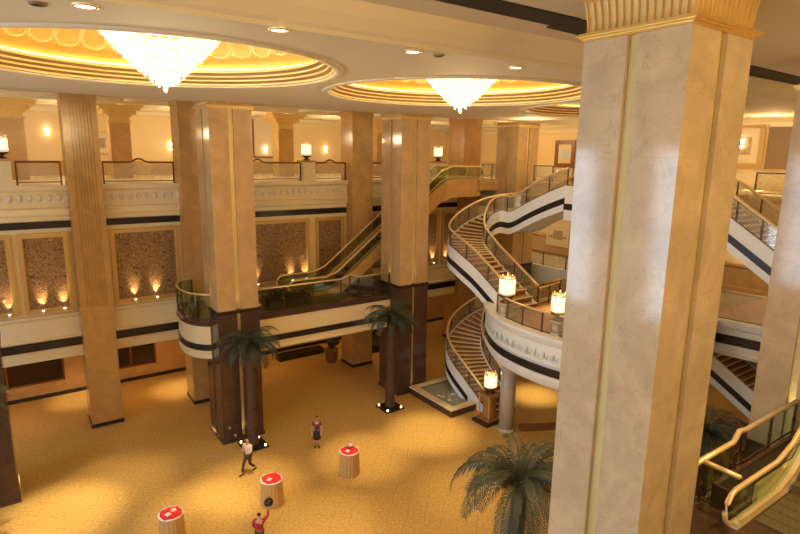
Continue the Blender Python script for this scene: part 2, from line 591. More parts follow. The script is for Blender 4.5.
# wall behind the camera and side wall of the entrance with tall windows
struct(box(-16, -8.3, 0, 44, -8, 17.6), 'wall_near', 'cream_wall')
we = MB()
for k in range(7):
    yy = -8 + k * 9.2
    we.box(-16.3, yy, 0, -15.9, yy + 1.2, 18.2)
for zz in (0, 4.8, 9.4, 14.0, 17.2):
    we.box(-16.3, -8, zz, -15.9, 48, zz + .7)
struct(we, 'wall_entrance', 'cream_wall')
# upper gallery slab and middle walkway on the camera side, behind the viewer
struct(box(-16, -8, UP - .6, 6.5, -.9, UP), 'floor_near_gallery', 'cream')

# ------------------------------------------------------------------ coves
def cove(cx, cy, idx):
    pos = ('over the nearer left chandelier', 'over the farther chandelier right of the first', 'partly hidden behind the big foreground column')[idx]
    root = empty('ceiling_dome', (cx, cy, CEIL), label='shallow round gold ceiling dome with scallop petals, ' + pos, cat='ceiling dome', group='round gold domes of the atrium ceiling')
    m = MB()
    m.lathe([(CR, .3), (CR, 0), (CR + .05, -.05), (CR + .24, -.05), (CR + .28, 0), (CR + .28, .02), (CR, .02)], 96, cap=False)
    m.build('outer_ring', 'ceiling_paint', root)
    m = MB()
    m.lathe([(CR, 0), (CR - .02, .10), (CR - .12, .14), (CR - .12, .22), (CR - .2, .26), (CR - .2, .36), (CR - .3, .42), (CR - .3, .50), (CR - .12, .52), (CR, .5)], 96, cap=False)
    m.build('stepped_moulding', 'brown_moulding', root)
    for br, bz, bt in ((CR - .03, .06, .035), (CR - .13, .19, .03), (CR - .22, .32, .03), (CR - .31, .47, .04)):
        MB().lathe([(br, bz - bt), (br - bt, bz), (br, bz + bt), (br + bt * .5, bz)], 96, cap=False).build('bead', 'gold_pale', root)
    m = MB().lathe([(CR - .12, .50), (CR + .1, .54), (CR + .1, .7), (CR - .08, .92), (CR - .14, 1.0)], 96, cap=False)
    m.build('lit_band', 'gold_leaf', root)
    m = MB().lathe([(CR - .14, 1.0), (CR - .22, 1.25), (CR - .55, 1.65), (CR - 1.4, 2.1), (2.2, 2.5), (0, 2.7)], 96, cap=False)
    m.build('dome', 'petal_gold', root)
    m = MB().lathe([(CR - .02, .56), (CR + .05, .56), (CR + .05, .62), (CR - .02, .62), (CR - .02, .56)], 96, cap=False)
    m.build('cove_lamp', 'cove_glow', root)

    def rz(t):   # point on the dome's underside, t from outside in
        pts = [(CR - .14, .96), (CR - .22, 1.25), (CR - .55, 1.65), (CR - 1.4, 2.1)]
        t = t * 3
        k = min(2, int(t)); q = t - k
        return pts[k][0] * (1 - q) + pts[k + 1][0] * q, pts[k][1] * (1 - q) + pts[k + 1][1] * q
    n = 36
    pet = None
    for k in range(n):
        a = 2 * PI * k / n
        if pet is None:
            pm = MB()
            hw = PI / n * .9
            path = []
            for i in range(25):
                u = -1 + 2 * i / 24
                if abs(u) > .6:
                    s_ = (abs(u) - .6) / .4
                    th = hw * (1 if u > 0 else -1)
                    t = .34 + s_ * .5
                else:
                    th = hw * math.sin(u / .6 * PI / 2)
                    t = .34 - .30 * math.cos(u / .6 * PI / 2)
                r, z = rz(t)
                path.append((r * math.cos(th), r * math.sin(th), z - .02))
            pm.tube(path, .05, 6)
            pet = pm.build('scallop_petal', 'gold_pale', root)
        else:
            c = pet.copy(); COL.objects.link(c); c.parent = root
            c.rotation_euler = (0, 0, a)
    return root


for i, c in enumerate(COVES):
    cove(*c, i)


# ------------------------------------------------------------------ chandeliers
def chandelier(cx, cy, label):
    root = empty('chandelier', (cx, cy, 0), label=label, cat='chandelier', group='crystal chandeliers under the domes')
    MB().tube([(0, 0, CEIL + 2.72), (0, 0, 18.5)], .08).lathe([(.0, 18.5), (1.5, 18.46), (1.5, 18.36), (0, 18.3)], 32).build('ceiling_rod', 'brass', root)
    prof = []
    tiers = 14
    for k in range(tiers):
        t = k / (tiers - 1)
        r = 1.62 * (1 - t) ** .80 + .04
        z = 18.30 - 1.52 * t
        m = MB()
        m.lathe([(max(.02, r - .12), z + .02), (r, z), (r + .015, z - .03), (r - .05, z - .05), (max(.01, r - .2), z - .04)], 40, cap=False)
        n = max(6, int(r * 24))
        for q in range(n):
            a = 2 * PI * (q + .5 * (k % 2)) / n
            x, y = (r - .02) * math.cos(a), (r - .02) * math.sin(a)
            s_ = .05
            i = len(m.v)
            h = .11 + .02 * ((q * 7 + k) % 3)
            m.v += [(x, y, z)] + [(x + s_ * math.cos(b), y + s_ * math.sin(b), z - h * .6) for b in (a, a + PI / 2, a + PI, a + 3 * PI / 2)] + [(x, y, z - h)]
            for e in range(4):
                j = (e + 1) % 4
                m.f += [(i, i + 1 + e, i + 1 + j), (i + 5, i + 1 + j, i + 1 + e)]
        m.build('crystal_tier', 'crystal', root)
    MB().lathe([(0, 16.6), (.06, 16.66), (.05, 16.76), (0, 16.8)], 10).build('finial', 'crystal', root)
    light('chandelier_lamp', 'POINT', (cx, cy, 16.3), 900, SOFT, shadow_soft_size=.5)
    return root


chandelier(4.1, 17.4, 'larger looking cone-shaped crystal chandelier at upper left, closest to the camera')
chandelier(15.05, 17.4, 'smaller looking cone-shaped crystal chandelier near the top centre of the hall')


# ------------------------------------------------------------------ columns
def notched(h, nw=.0, nd=.0):
    if nw == 0:
        return [(-h, -h), (h, -h), (h, h), (-h, h)]
    p = []
    for k in range(4):
        a = k * PI / 2
        c, s_ = round(math.cos(a)), round(math.sin(a))
        for x, y in ((-h, -h), (-nw, -h), (-nw, -h + nd), (nw, -h + nd), (nw, -h)):
            p.append((x * c - y * s_, x * s_ + y * c))
    return p


def fluted(h, z0, z1, nfl, depth, margin=.0):
    """square fluted block: returns polygon"""
    p = []
    for k in range(4):
        a = k * PI / 2
        c, s_ = round(math.cos(a)), round(math.sin(a))
        pts = [(-h, -h)]
        w_ = (2 * h - 2 * margin) / nfl
        for i in range(nfl):
            xa = -h + margin + i * w_
            pts += [(xa + w_ * .18, -h), (xa + w_ * .3, -h + depth), (xa + w_ * .7, -h + depth), (xa + w_ * .82, -h)]
        for x, y in pts:
            p.append((x * c - y * s_, x * s_ + y * c))
    return p


def big_column(x, y, label, top=CEIL, lit=True):
    root = empty('column', (x, y, 0), label=label, cat='column', group='massive square marble columns of the atrium')
    h = 1.04 if (y < 20 and not lit) else 1.05
    b0 = 7.12 if y > 20 else 6.0
    MB().prism(notched(h + .04, .10, .14), 0, b0 - .17).prism(notched(h + .1), 0, .14).build('dark_base', 'marble_dark', root)
    MB().prism(notched(h + .07), b0 - .17, b0).build('base_moulding', 'granite', root)
    dz = .13 if y < 20 and lit is False else 0
    m = MB().prism(notched(h, .12, .14), b0, 17.02 + dz)
    m.build('shaft', 'marble' if y < 20 else 'marble_warm', root)
    st = MB()
    for k in range(4):
        a = k * PI / 2
        c, s_ = round(math.cos(a)), round(math.sin(a))
        q = [(-.115, -h + .11), (.115, -h + .11), (.115, -h + .09), (-.115, -h + .09)]
        st.prism([(px * c - py * s_, px * s_ + py * c) for px, py in q], b0 + .02, 17.0 + dz)
        q = [(-.095, -h + .11), (.095, -h + .11), (.095, -h + .07), (-.095, -h + .07)]
        st.prism([(px * c - py * s_, px * s_ + py * c) for px, py in q], .2, b0 - .2)
    st.build('gilded_groove', 'gold_speckle', root)
    m = MB()
    for hh, za, zb in ((h + .03, 16.98, 17.03), (h + .08, 17.03, 17.07), (h + .12, 17.07, 17.1), (h + .08, 17.1, 17.13)):
        m.prism(notched(hh), za + dz, zb + dz)
    m.build('capital_moulding', 'gold' if y < 20 else 'gilt', root)
    # fluted capital flaring outwards towards the ceiling
    m = MB()
    zs = [17.13, 17.25, 17.4, 17.6, 17.8, 17.91]
    hs = [h - .02, h - .02, h - .02, h + .0, h + .03, h + .12]
    if y > 20: zs, hs = [17.13, 17.2, 17.32], [h + .02, h + .03, h + .05]
    rings = []
    for z, hh in zip(zs, hs):
        z = z + dz if z < 17.3 else z
        ring = fluted(hh, 0, 0, 14, .05)
        i = len(m.v); m.v += [(px, py, z) for px, py in ring]; rings.append(i)
    n = len(ring)
    for a, b in zip(rings, rings[1:]):
        for k in range(n):
            j = (k + 1) % n
            m.f.append((a + k, a + j, b + j, b + k))
    m.f.append(tuple(rings[0] + k for k in range(n))); m.f.append(tuple(rings[-1] + k for k in range(n)))
    m.build('fluted_capital', 'gilt' if y < 20 else 'marble_gold', root)
    if lit:
        for dx, dy in ((0, -h - .02), (-h - .02, 0)):
            light('column_uplight', 'SPOT', (x + dx * .97, y + dy * .97, 7.2), 90, SOFT, to=(x + dx * .9, y + dy * .9, 12), spot_size=.5, spot_blend=.8, shadow_soft_size=.02)
            light('base_uplight', 'SPOT', (x + dx * 1.0, y + dy * 1.0, .22), 130, SOFT, to=(x + dx * .9, y + dy * .9, 5), spot_size=.5, spot_blend=.8, shadow_soft_size=.02)
    return root


big_column(10.37, 6.24, 'huge marble column with gold fluted capital in the right foreground', lit=False)
big_column(20.35, 6.35, 'pale daylit marble column cut off by the right photo edge')
big_column(-1.75, 28.4, 'column of which only the dark base shows at the left photo edge')
big_column(9.3, 28.4, 'marble column with dark base left of the walkway, palm at its foot')
big_column(20.35, 28.4, 'marble column with dark base beside the fountain pool at centre')
big_column(31.2, 29.6, 'distant plain marble column with dark grooves behind the stair landing', lit=False)


def small_column(x, y, sx, sy, label, flutes, mat='marble_gold'):
    root = empty('pillar', (x, y, 0), label=label, cat='pillar', group='slimmer stone pillars along the far wall')
    MB().box(-sx - .03, -sy - .03, 0, sx + .03, sy + .03, .22).build('dark_plinth', 'granite', root)
    MB().box(-sx, -sy, .22, sx, sy, 6.7).build('lower_shaft', mat, root)
    m = MB().box(-sx - .04, -sy - .04, 6.7, sx + .04, sy + .04, 6.85)
    m.build('middle_moulding', mat, root)
    if flutes:
        p = []
        for k in range(4):
            a = k * PI / 2
            c, s_ = round(math.cos(a)), round(math.sin(a))
            pts = [(-sx, -sx), (-sx + .25, -sx)]
            w_ = (2 * sx - .5) / 7
            for i in range(7):
                xa = -sx + .25 + i * w_
                pts += [(xa + w_ * .2, -sx), (xa + w_ * .25, -sx + .08), (xa + w_ * .75, -sx + .08), (xa + w_ * .8, -sx)]
            for px, py in pts:
                p.append((px * c - py * s_, px * s_ + py * c))
        MB().prism(p, 6.85, 17.35).build('fluted_shaft', mat, root)
    else:
        MB().box(-sx + .01, -sy + .01, 6.85, sx - .01, sy - .01, 17.35).build('upper_shaft', mat, root)
    m = MB()
    for e, za, zb in ((.0, 17.35, 17.45), (.05, 17.45, 17.52), (.02, 17.52, 17.75), (.1, 17.75, 17.82), (.16, 17.82, 17.94)):
        m.box(-sx - e, -sy - e, za, sx + e, sy + e, zb)
    m.build('capital', mat, root)
    return root


small_column(3.6, 33.75, .78, .78, 'fluted stone pillar at left standing on its own dark plinth', True)
small_column(9.1, 33.8, .8, .8, 'plain stone pillar rising just left behind the walkway column', False)
small_column(20.1, 33.8, .8, .8, 'plain pale pillar behind the escalator, left of the central column', False)
small_column(30.2, 34.2, .9, .9, 'broad plain orange pillar behind the top of the escalator', False)

# gallery pilasters further back with flared gold capitals
gp = None
for i, (x, y, lab) in enumerate(((0.9, 40.5, 'far gallery pilaster with gold capital left of the fluted pillar'),
                                 (6.6, 41, 'far gallery pilaster with gold capital between fluted pillar and walkway column'),
                                 (17.9, 41, 'far gallery pilaster with gold capital seen above the gallery lamp'),
                                 (26.6, 41, 'far gallery pilaster right of the central column'))):
    if gp is None:
        gp = empty('gallery_pilaster', (x, y, UP))
        MB().box(-.6, -.6, 0, .6, .6, 3.6).build('shaft', 'marble_gold', gp)
        m = MB()
        for e, za, zb in ((.08, 3.5, 3.6), (.0, 3.6, 3.9), (.15, 3.9, 4.0), (.35, 4.0, 4.25), (.6, 4.25, 4.42), (.75, 4.42, 4.74)):
            m.box(-.6 - e, -.6 - e, za, .6 + e, .6 + e, zb)
        m.build('flared_capital', 'gilt', gp)
        o = gp
    else:
        o = copy_tree(gp); o.location = (x, y, UP)
    tag(o, lab, 'pilaster', 'pilasters in the far gallery')

# ------------------------------------------------------------------ wall panels with uplights
def wall_panel(x0, x1, label):
    z0, z1 = 6.62, 10.76
    root = empty('wall_panel', ((x0 + x1) / 2, WY, z0), label=label, cat='wall panel', group='brown damask wall panels in gilt frames')
    hw, h = (x1 - x0) / 2, z1 - z0
    MB().box(-hw + .15, -.05, .15, hw - .15, -.01, h - .15).build('damask_field', 'panel_fabric', root)
    m = MB()
    for a, b, c, d in ((-hw, 0, hw, .16), (-hw, h - .16, hw, h), (-hw, .16, -hw + .16, h - .16), (hw - .16, .16, hw, h - .16)):
        m.box(a, -.16, b, c, 0, d)
    for a, b, c, d in ((-hw + .16, .16, hw - .16, .22), (-hw + .16, h - .22, hw - .16, h - .16), (-hw + .16, .22, -hw + .22, h - .22), (hw - .22, .22, hw - .16, h - .22)):
        m.box(a, -.1, b, c, 0, d)
    m.build('gilt_frame', 'gilt', root)


wall_panel(-6.3, -3.1, 'damask wall panel outside the left photo edge')if False else None
wall_panel(-3.2, 0.12, 'brown damask panel in gilt frame cut by the left photo edge')
wall_panel(0.42, 2.62, 'brown damask panel in gilt frame just left of the fluted pillar')
wall_panel(4.6, 8.15, 'wide brown damask panel between fluted pillar and walkway column')
wall_panel(10.7, 16.45, 'widest damask panel, above the walkway at the escalator foot')
wall_panel(16.95, 19.1, 'narrow damask panel half hidden by the rising escalator')
wall_panel(21.2, 25.3, 'damask panel mostly hidden behind the central column')
wall_panel(26.0, 27.5, 'narrow dark damask panel just right of the central column')
wall_panel(27.8, 29.3, 'dark damask panel left of the curved upper stair')

ups = [(-.25, 'uplight at the foot of the panel cut by the left photo edge'),
       (1.2, 'left uplight of the panel beside the fluted pillar'), (2.15, 'right uplight of the panel beside the fluted pillar'),
       (5.6, 'left uplight under the wide panel between fluted pillar and column'), (6.75, 'right uplight under the wide panel between fluted pillar and column'),
       (12.75, 'first uplight behind the walkway, nearest the column with the palm'), (15.1, 'middle uplight of the panel above the walkway'), (16.1, 'third uplight behind the walkway, nearest the escalator'),
       (26.9, 'left of the two uplights right of the central column'), (28.3, 'right of the two uplights right of the central column')]
proto = None
for x, lab in ups:
    if proto is None:
        o = proto = empty('uplight', (x, WY - .34, 6.62))
        MB().lathe([(.07, 0), (.07, .02), (.045, .04), (.075, .14), (.075, .16)], 12).build('housing', 'brass', proto)
        MB().lathe([(.0, .17), (.065, .172), (.0, .18)], 12).build('lens', 'downlight_glow', proto)
        bk = MB().box(-.05, 0, .02, .05, .32, .05); bk.build('bracket', 'brass', proto)
    else:
        o = copy_tree(proto); o.location = (x, WY - .34, 6.62)
    tag(o, lab, 'uplight', 'small uplights under the wall panels')
    light('uplight_beam', 'SPOT', (x, WY - .24, 6.84), 260, SOFT, to=(x, WY - .06, 7.5), spot_size=.9, spot_blend=.9, shadow_soft_size=.04)


# ------------------------------------------------------------------ railings
def seg_points(path, step=1.6):
    pts = [Vector(p) for p in path]
    out = [pts[0]]
    for a, b in zip(pts, pts[1:]):
        n = max(1, round((b - a).length / step))
        for k in range(1, n + 1):
            out.append(a + (b - a) * k / n)
    return out


def railing(path, label, name='railing', h=1.08, glass='glass', rail='brass', step=1.6, posts=True, cat='railing', rr=.045, curve=False, group=None, bottom=.12):
    o0 = Vector(path[0])
    root = empty(name, o0, label=label, cat=cat, group=group)
    P = [Vector(p) - o0 for p in path]
    m = MB().tube([p + Vector((0, 0, h)) for p in P], rr, 8)
    m.build('handrail', rail, root)
    MB().tube([p + Vector((0, 0, bottom)) for p in P], .03, 4).build('bottom_rail', 'bronze', root)
    if curve:
        Q = P[::curve] + ([P[-1]] if (len(P) - 1) % curve else [])
    else:
        Q = seg_points(P, step)
    pm = None
    for q in Q if posts else ():
        if pm is None:
            m = MB().box(-.03, -.03, 0, .03, .03, h - .02).lathe([(.03, .4), (.06, .5), (.03, .6)], 8)
            pm = m.build('post', 'bronze', root); c = pm
        else:
            c = pm.copy(); COL.objects.link(c); c.parent = root
        c.location = q
    if glass:
        if curve:
            idx = list(range(0, len(P), curve)) + ([len(P) - 1] if (len(P) - 1) % curve else [])
            runs = [P[a:b + 1] for a, b in zip(idx, idx[1:])]
        else:
            runs = [[a, b] for a, b in zip(Q, Q[1:])]
        for rn in runs:
            m = MB().sweep(rn, [(-.01, bottom + .04), (.01, bottom + .04), (.01, h - .06), (-.01, h - .06)])
            m.build('glass_panel', glass, root)
    return root


# upper gallery parapet glass between the pillars
def parapet(x0, x1, label, bump=True):
    y, h = WY - .1, 1.15
    root = empty('gallery_railing', ((x0 + x1) / 2, y, UP), label=label, cat='railing', group='framed glass railings of the far upper gallery')
    hw = (x1 - x0) / 2
    top = [(-hw, 0, h), (-.5, 0, h), (-.3, 0, h + .06), (-.12, 0, h + .18), (.12, 0, h + .18), (.3, 0, h + .06), (.5, 0, h), (hw, 0, h)] if bump and hw > 1 else [(-hw, 0, h), (hw, 0, h)]
    MB().tube(top, .05, 6).build('top_rail', 'wood', root)
    MB().box(-hw, -.03, .12, hw, .03, .18).build('bottom_rail', 'wood', root)
    for s_ in (-1, 1):
        MB().box(s_ * hw - .04, -.04, 0, s_ * hw + .04, .04, h).build('post', 'bronze', root)
    MB().box(-hw + .1, -.008, .22, hw - .1, .008, h - .1).build('glass_panel', 'glass_etched', root)


parapet(-5.6, -.5, 'etched glass gallery railing at the extreme left edge')
parapet(.72, 2.6, 'etched glass gallery railing between left lamp pedestal and fluted pillar')
parapet(4.55, 8.1, 'etched glass gallery railing with raised centre between fluted pillar and column')
parapet(10.2, 15.9, 'etched glass gallery railing left of the gallery lamp pedestal')
parapet(16.9, 19.2, 'short etched glass gallery railing right of the gallery lamp pedestal')
parapet(21.0, 25.1, 'gallery railing glimpsed either side of the central column', False)


# ------------------------------------------------------------------ lamps
def lantern(x, y, z, label, scale=1.0, power=40, group='crystal lantern lamps', name='lantern_lamp'):
    root = empty(name, (x, y, z), label=label, cat='lamp', group=group)
    s = scale
    MB().lathe([(.24 * s, 0), (.24 * s, .05 * s), (.14 * s, .1 * s), (.12 * s, .18 * s), (.34 * s, .28 * s), (.36 * s, .34 * s), (.0, .34 * s)], 20).build('bronze_foot', 'bronze', root)
    g_ = MB()
    g_.lathe([(.30 * s, .34 * s), (.34 * s, .42 * s), (.34 * s, .98 * s), (.30 * s, 1.06 * s)], 20)
    g_.build('crystal_shade', 'lamp_glow', root)
    m = MB()
    for k in range(12):
        a = 2 * PI * k / 12
        for dr in (-1, 1):
            pts = [(.352 * s * math.cos(a + dr * t * .55), .352 * s * math.sin(a + dr * t * .55), (.36 + .68 * t) * s) for t in (0, .25, .5, .75, 1)]
            m.tube(pts, .009 * s, 4)
    m.lathe([(.355 * s, .36 * s), (.365 * s, .39 * s), (.355 * s, .42 * s)], 20, cap=False)
    m.lathe([(.31 * s, 1.04 * s), (.34 * s, 1.07 * s), (.31 * s, 1.1 * s), (0, 1.1 * s)], 20, cap=False)
    m.build('lattice', 'brass', root)
    m = MB()
    for k in range(8):
        a = 2 * PI * k / 8
        m.tube([(.28 * s * math.cos(a), .28 * s * math.sin(a), 1.08 * s), (.32 * s * math.cos(a), .32 * s * math.sin(a), 1.2 * s)], [.03 * s, .008 * s], 5)
    m.lathe([(.04 * s, 1.1 * s), (.05 * s, 1.2 * s), (0, 1.3 * s)], 8)
    m.build('crown', 'brass', root)
    light('lantern_light', 'POINT', (x, y, z + 1.45 * s), power, SOFT, shadow_soft_size=.15)
    return root


def pedestal(x, y, z, w_, h, label, mat='cream'):
    root = empty('pedestal', (x, y, z), label=label, cat='pedestal', group='square lamp pedestals in the gallery railing')
    MB().box(-w_, -w_, 0, w_, w_, h - .12).build('block', mat, root)
    MB().box(-w_ - .05, -w_ - .05, h - .12, w_ + .05, w_ + .05, h).build('cap', 'marble_gold', root)


pedestal(16.4, WY, UP, .42, 1.3, 'square cream pedestal under the gallery lamp above the walkway')
lantern(16.4, WY, UP + 1.3, 'lit crystal lantern on the gallery pedestal above the walkway', .95, 30)
pedestal(.12, WY, UP, .42, 1.3, 'square cream pedestal under the lamp at the left photo edge')
lantern(.2, WY, UP + 1.3, 'lit crystal lantern on the gallery pedestal at the left photo edge', .95, 30)
pedestal(27.3, WY, UP, .42, 1.3, 'square cream pedestal beside the top of the escalator')
lantern(27.3, WY, UP + 1.3, 'glowing lantern on the pedestal above the escalator top, right of central column', .95, 30)


def sconce(x, y, z, rz, label):
    root = empty('wall_sconce', (x, y, z), rz, label, 'sconce', 'small twin glass wall sconces')
    MB().box(-.05, -.06, -.12, .05, 0, .12).build('back_plate', 'brass', root)
    MB().lathe([(.05, .02), (.16, .28), (.15, .3)], 14, c=(0, -.18)).build('upper_shade', 'lamp_glow_soft', root)
    MB().lathe([(.12, -.22), (.13, -.2), (.04, -.02)], 14, c=(0, -.18)).build('lower_shade', 'lamp_glow_soft', root)
    MB().tube([(0, -.02, 0), (0, -.18, 0)], .03, 6).build('arm', 'brass', root)


SC = [((325, 150), 'sconce on the gallery back wall right of the gallery lamp'), ((265, 150), 'dim sconce on the gallery back wall just right of the walkway column'),
      ((47, 132), 'sconce on the gallery back wall left of the fluted pillar'), ((170, 147), 'sconce on the gallery back wall right of the fluted pillar'),
      ((455, 152), 'sconce on the gallery wall right of the central column')]


def onY(px, py, Y):
    d = ((px - 400), (py - 267), 565)
    r = [sum(R[i][j] * d[j] for j in range(3)) for i in range(3)]
    t = Y / r[1]
    return r[0] * t, Y, 15 + r[2] * t


for (px, py), lab in SC:
    x, y, z = onY(px, py, 45.98)
    sconce(x, y, z, 0, lab)
sconce(37.95, 17.1, 15.9, PI / 2 * -1, 'sconce beside the large framed picture at upper right')
sconce(37.95, 16.6, 9.2, -PI / 2, 'sconce on the middle floor end wall right of the foreground column')


def framed(x, y, z, w_, h, rz, label, fmat='gold', mount=True, fw=.12, inner='picture', name='framed_picture', cat='picture', group=None):
    root = empty(name, (x, y, z), rz, label, cat, group)
    m = MB()
    a, b = w_ / 2, h / 2
    for q in ((-a, -b, a, -b + fw), (-a, b - fw, a, b), (-a, -b + fw, -a + fw, b - fw), (a - fw, -b + fw, a, b - fw)):
        m.box(q[0], -.08, q[1], q[2], 0, q[3])
    m.build('frame', fmat, root)
    if mount:
        MB().box(-a + fw, -.03, -b + fw, a - fw, -.005, b - fw).build('mount', 'picture_mount', root)
        k = .5
        MB().box(-(a - fw) * k, -.045, -(b - fw) * k, (a - fw) * k, -.03, (b - fw) * k).build('artwork', inner, root)
    else:
        MB().box(-a + fw, -.03, -b + fw, a - fw, -.005, b - fw).build('artwork', inner, root)


for (px, py, pw, ph, lab, fm, mt) in ((101, 143, 1.3, 1.6, 'small framed picture on the gallery wall right of the fluted pillar', 'gold', True),
                                      (264, 137, 2.0, 3.4, 'tall dark framed mirror right of the walkway column', 'wood', False),
                                      (487, 153, 1.6, 2.0, 'small cream framed picture between orange pillar and distant column', 'gold', True)):
    x, y, z = onY(px, py, 45.95)
    framed(x, y, z, pw, ph, 0, lab, fm, mt, inner='picture_mount' if not mt else 'picture')


def onX(px, py, X):
    d = ((px - 400), (py - 267), 565)
    r = [sum(R[i][j] * d[j] for j in range(3)) for i in range(3)]
    t = X / r[0]
    return X, r[1] * t, 15 + r[2] * t


x, y, z = onX(744, 146, 37.95)
framed(x, y, z, 2.3, 2.7, -PI / 2, 'large gold framed picture on the end wall right of the foreground column', 'gold', True, .3)
x, y, z = onX(782, 144, 37.95)
framed(x, y, z, 1.7, 3.1, -PI / 2, 'tall dark louvred panel in gold frame at upper right', 'gold', False, .08, 'grille', 'louvred_panel', 'wall panel')
x, y, z = onX(565, 154, 37.9)
framed(x, y, z, 2.0, 2.2, -PI / 2, 'wood framed bluish picture just left of the foreground column', 'wood', True, .35, 'picture_blue')
x, y, z = onX(558, 235, 37.9)
framed(x, y, z, 2.3, 1.9, -PI / 2, 'cream framed dark picture under the top stair flight', 'cream', True, .2)

# ------------------------------------------------------------------ far walkway (middle floor)
wpath = [(8.5, 32.9), (7.9, 32.7), (7.45, 32.0), (7.3, 31.0), (7.35, 30.0), (7.7, 29.1), (8.4, 28.55), (9.4, 28.4), (14, 28.4), (19.6, 28.4), (20.9, 28.4), (21.5, 29.0), (22.8, 30.8), (24.6, 33.6)]


def smooth(pts, n=6):
    P = [Vector((*p, 0)) if len(p) == 2 else Vector(p) for p in pts]
    out = []
    for i in range(len(P) - 1):
        p0, p1, p2, p3 = P[max(i - 1, 0)], P[i], P[i + 1], P[min(i + 2, len(P) - 1)]
        for k in range(n):
            t = k / n
            out.append(.5 * ((2 * p1) + (-p0 + p2) * t + (2 * p0 - 5 * p1 + 4 * p2 - p3) * t * t + (-p0 + 3 * p1 - 3 * p2 + p3) * t ** 3))
    out.append(P[-1])
    return out


ws = smooth(wpath[:8], 5) + [Vector((*p, 0)) for p in wpath[8:10]] + smooth(wpath[9:], 5)[1:]
wk = MB()
wk.prism([(p.x, p.y) for p in ws] + [(24.6, 33.89), (8.35, 33.89)], 4.35, 6.1)
struct(wk, 'floor_walkway', 'cream')
struct(MB().sweep(ws, [(-.02, 4.75), (.05, 4.75), (.05, 5.08), (-.02, 5.08)]), 'trim_40', 'band')
struct(MB().sweep(ws, [(-.25, 6.08), (.08, 6.08), (.1, 6.14), (.1, 6.2), (.04, 6.24), (.04, 6.42), (-.25, 6.42)]), 'trim_41', 'marble_dark')
struct(MB().sweep(ws, [(-.1, 4.3), (.02, 4.3), (.06, 4.4), (.02, 4.5), (-.1, 4.5)]), 'trim_42', 'cream')
struct(MB().prism([(p.x, p.y) for p in ws] + [(24.6, 33.89), (8.35, 33.89)], 6.1, 6.38), 'floor_walkway_paving', 'marble_dark')
railing([(p.x, p.y, 6.42) for p in ws if p.x < 8.6], 'curved glass railing on the bulging left end of the far walkway', h=1.35, glass='glass', curve=6, bottom=.05)
railing([(10.45, 28.36, 6.42), (14.0, 28.36, 6.42), (15.8, 28.36, 6.42), (16.4, 28.36, 6.62), (17.0, 28.36, 6.42), (19.2, 28.36, 6.42)], 'long glass railing of the far walkway between the two dark based columns', h=1.35, glass='glass', step=2.2, bottom=.05)

# dark patterned planting on the walkway
def planter(x, y, z, lx, ly, h, label, plants=8, mat='marble_dark', name='planter_box', ph=.7):
    root = empty(name, (x, y, z), label=label, cat='planter')
    m = MB()
    t = .1
    m.box(-lx, -ly, 0, lx, -ly + t, h).box(-lx, ly - t, 0, lx, ly, h).box(-lx, -ly + t, 0, -lx + t, ly - t, h).box(lx - t, -ly + t, 0, lx, ly - t, h)
    m.build('trough', mat, root)
    MB().box(-lx + t, -ly + t, 0.02, lx - t, ly - t, h - .08).build('soil', 'soil', root)
    rnd = random.Random(int(x * 7 + y))
    for k in range(plants):
        px, py = rnd.uniform(-lx + .25, lx - .25), rnd.uniform(-ly + .2, ly - .2)
        m = MB()
        for q in range(14):
            a = rnd.uniform(0, 2 * PI); l = ph * rnd.uniform(.6, 1.1); u = rnd.uniform(.25, .7)
            pts = [(px + math.cos(a) * l * u * t_ ** 1.3, py + math.sin(a) * l * u * t_ ** 1.3, h - .1 + l * (t_ - .35 * t_ * t_)) for t_ in (0, .35, .7, 1)]
            m.tube(pts, [.012, .04, .035, .004], 4)
        m.build('plant', 'leaf', root)


planter(13.2, 30.0, 6.38, 1.3, .35, .4, 'dark stone planter with low foliage behind the far walkway railing', 5)


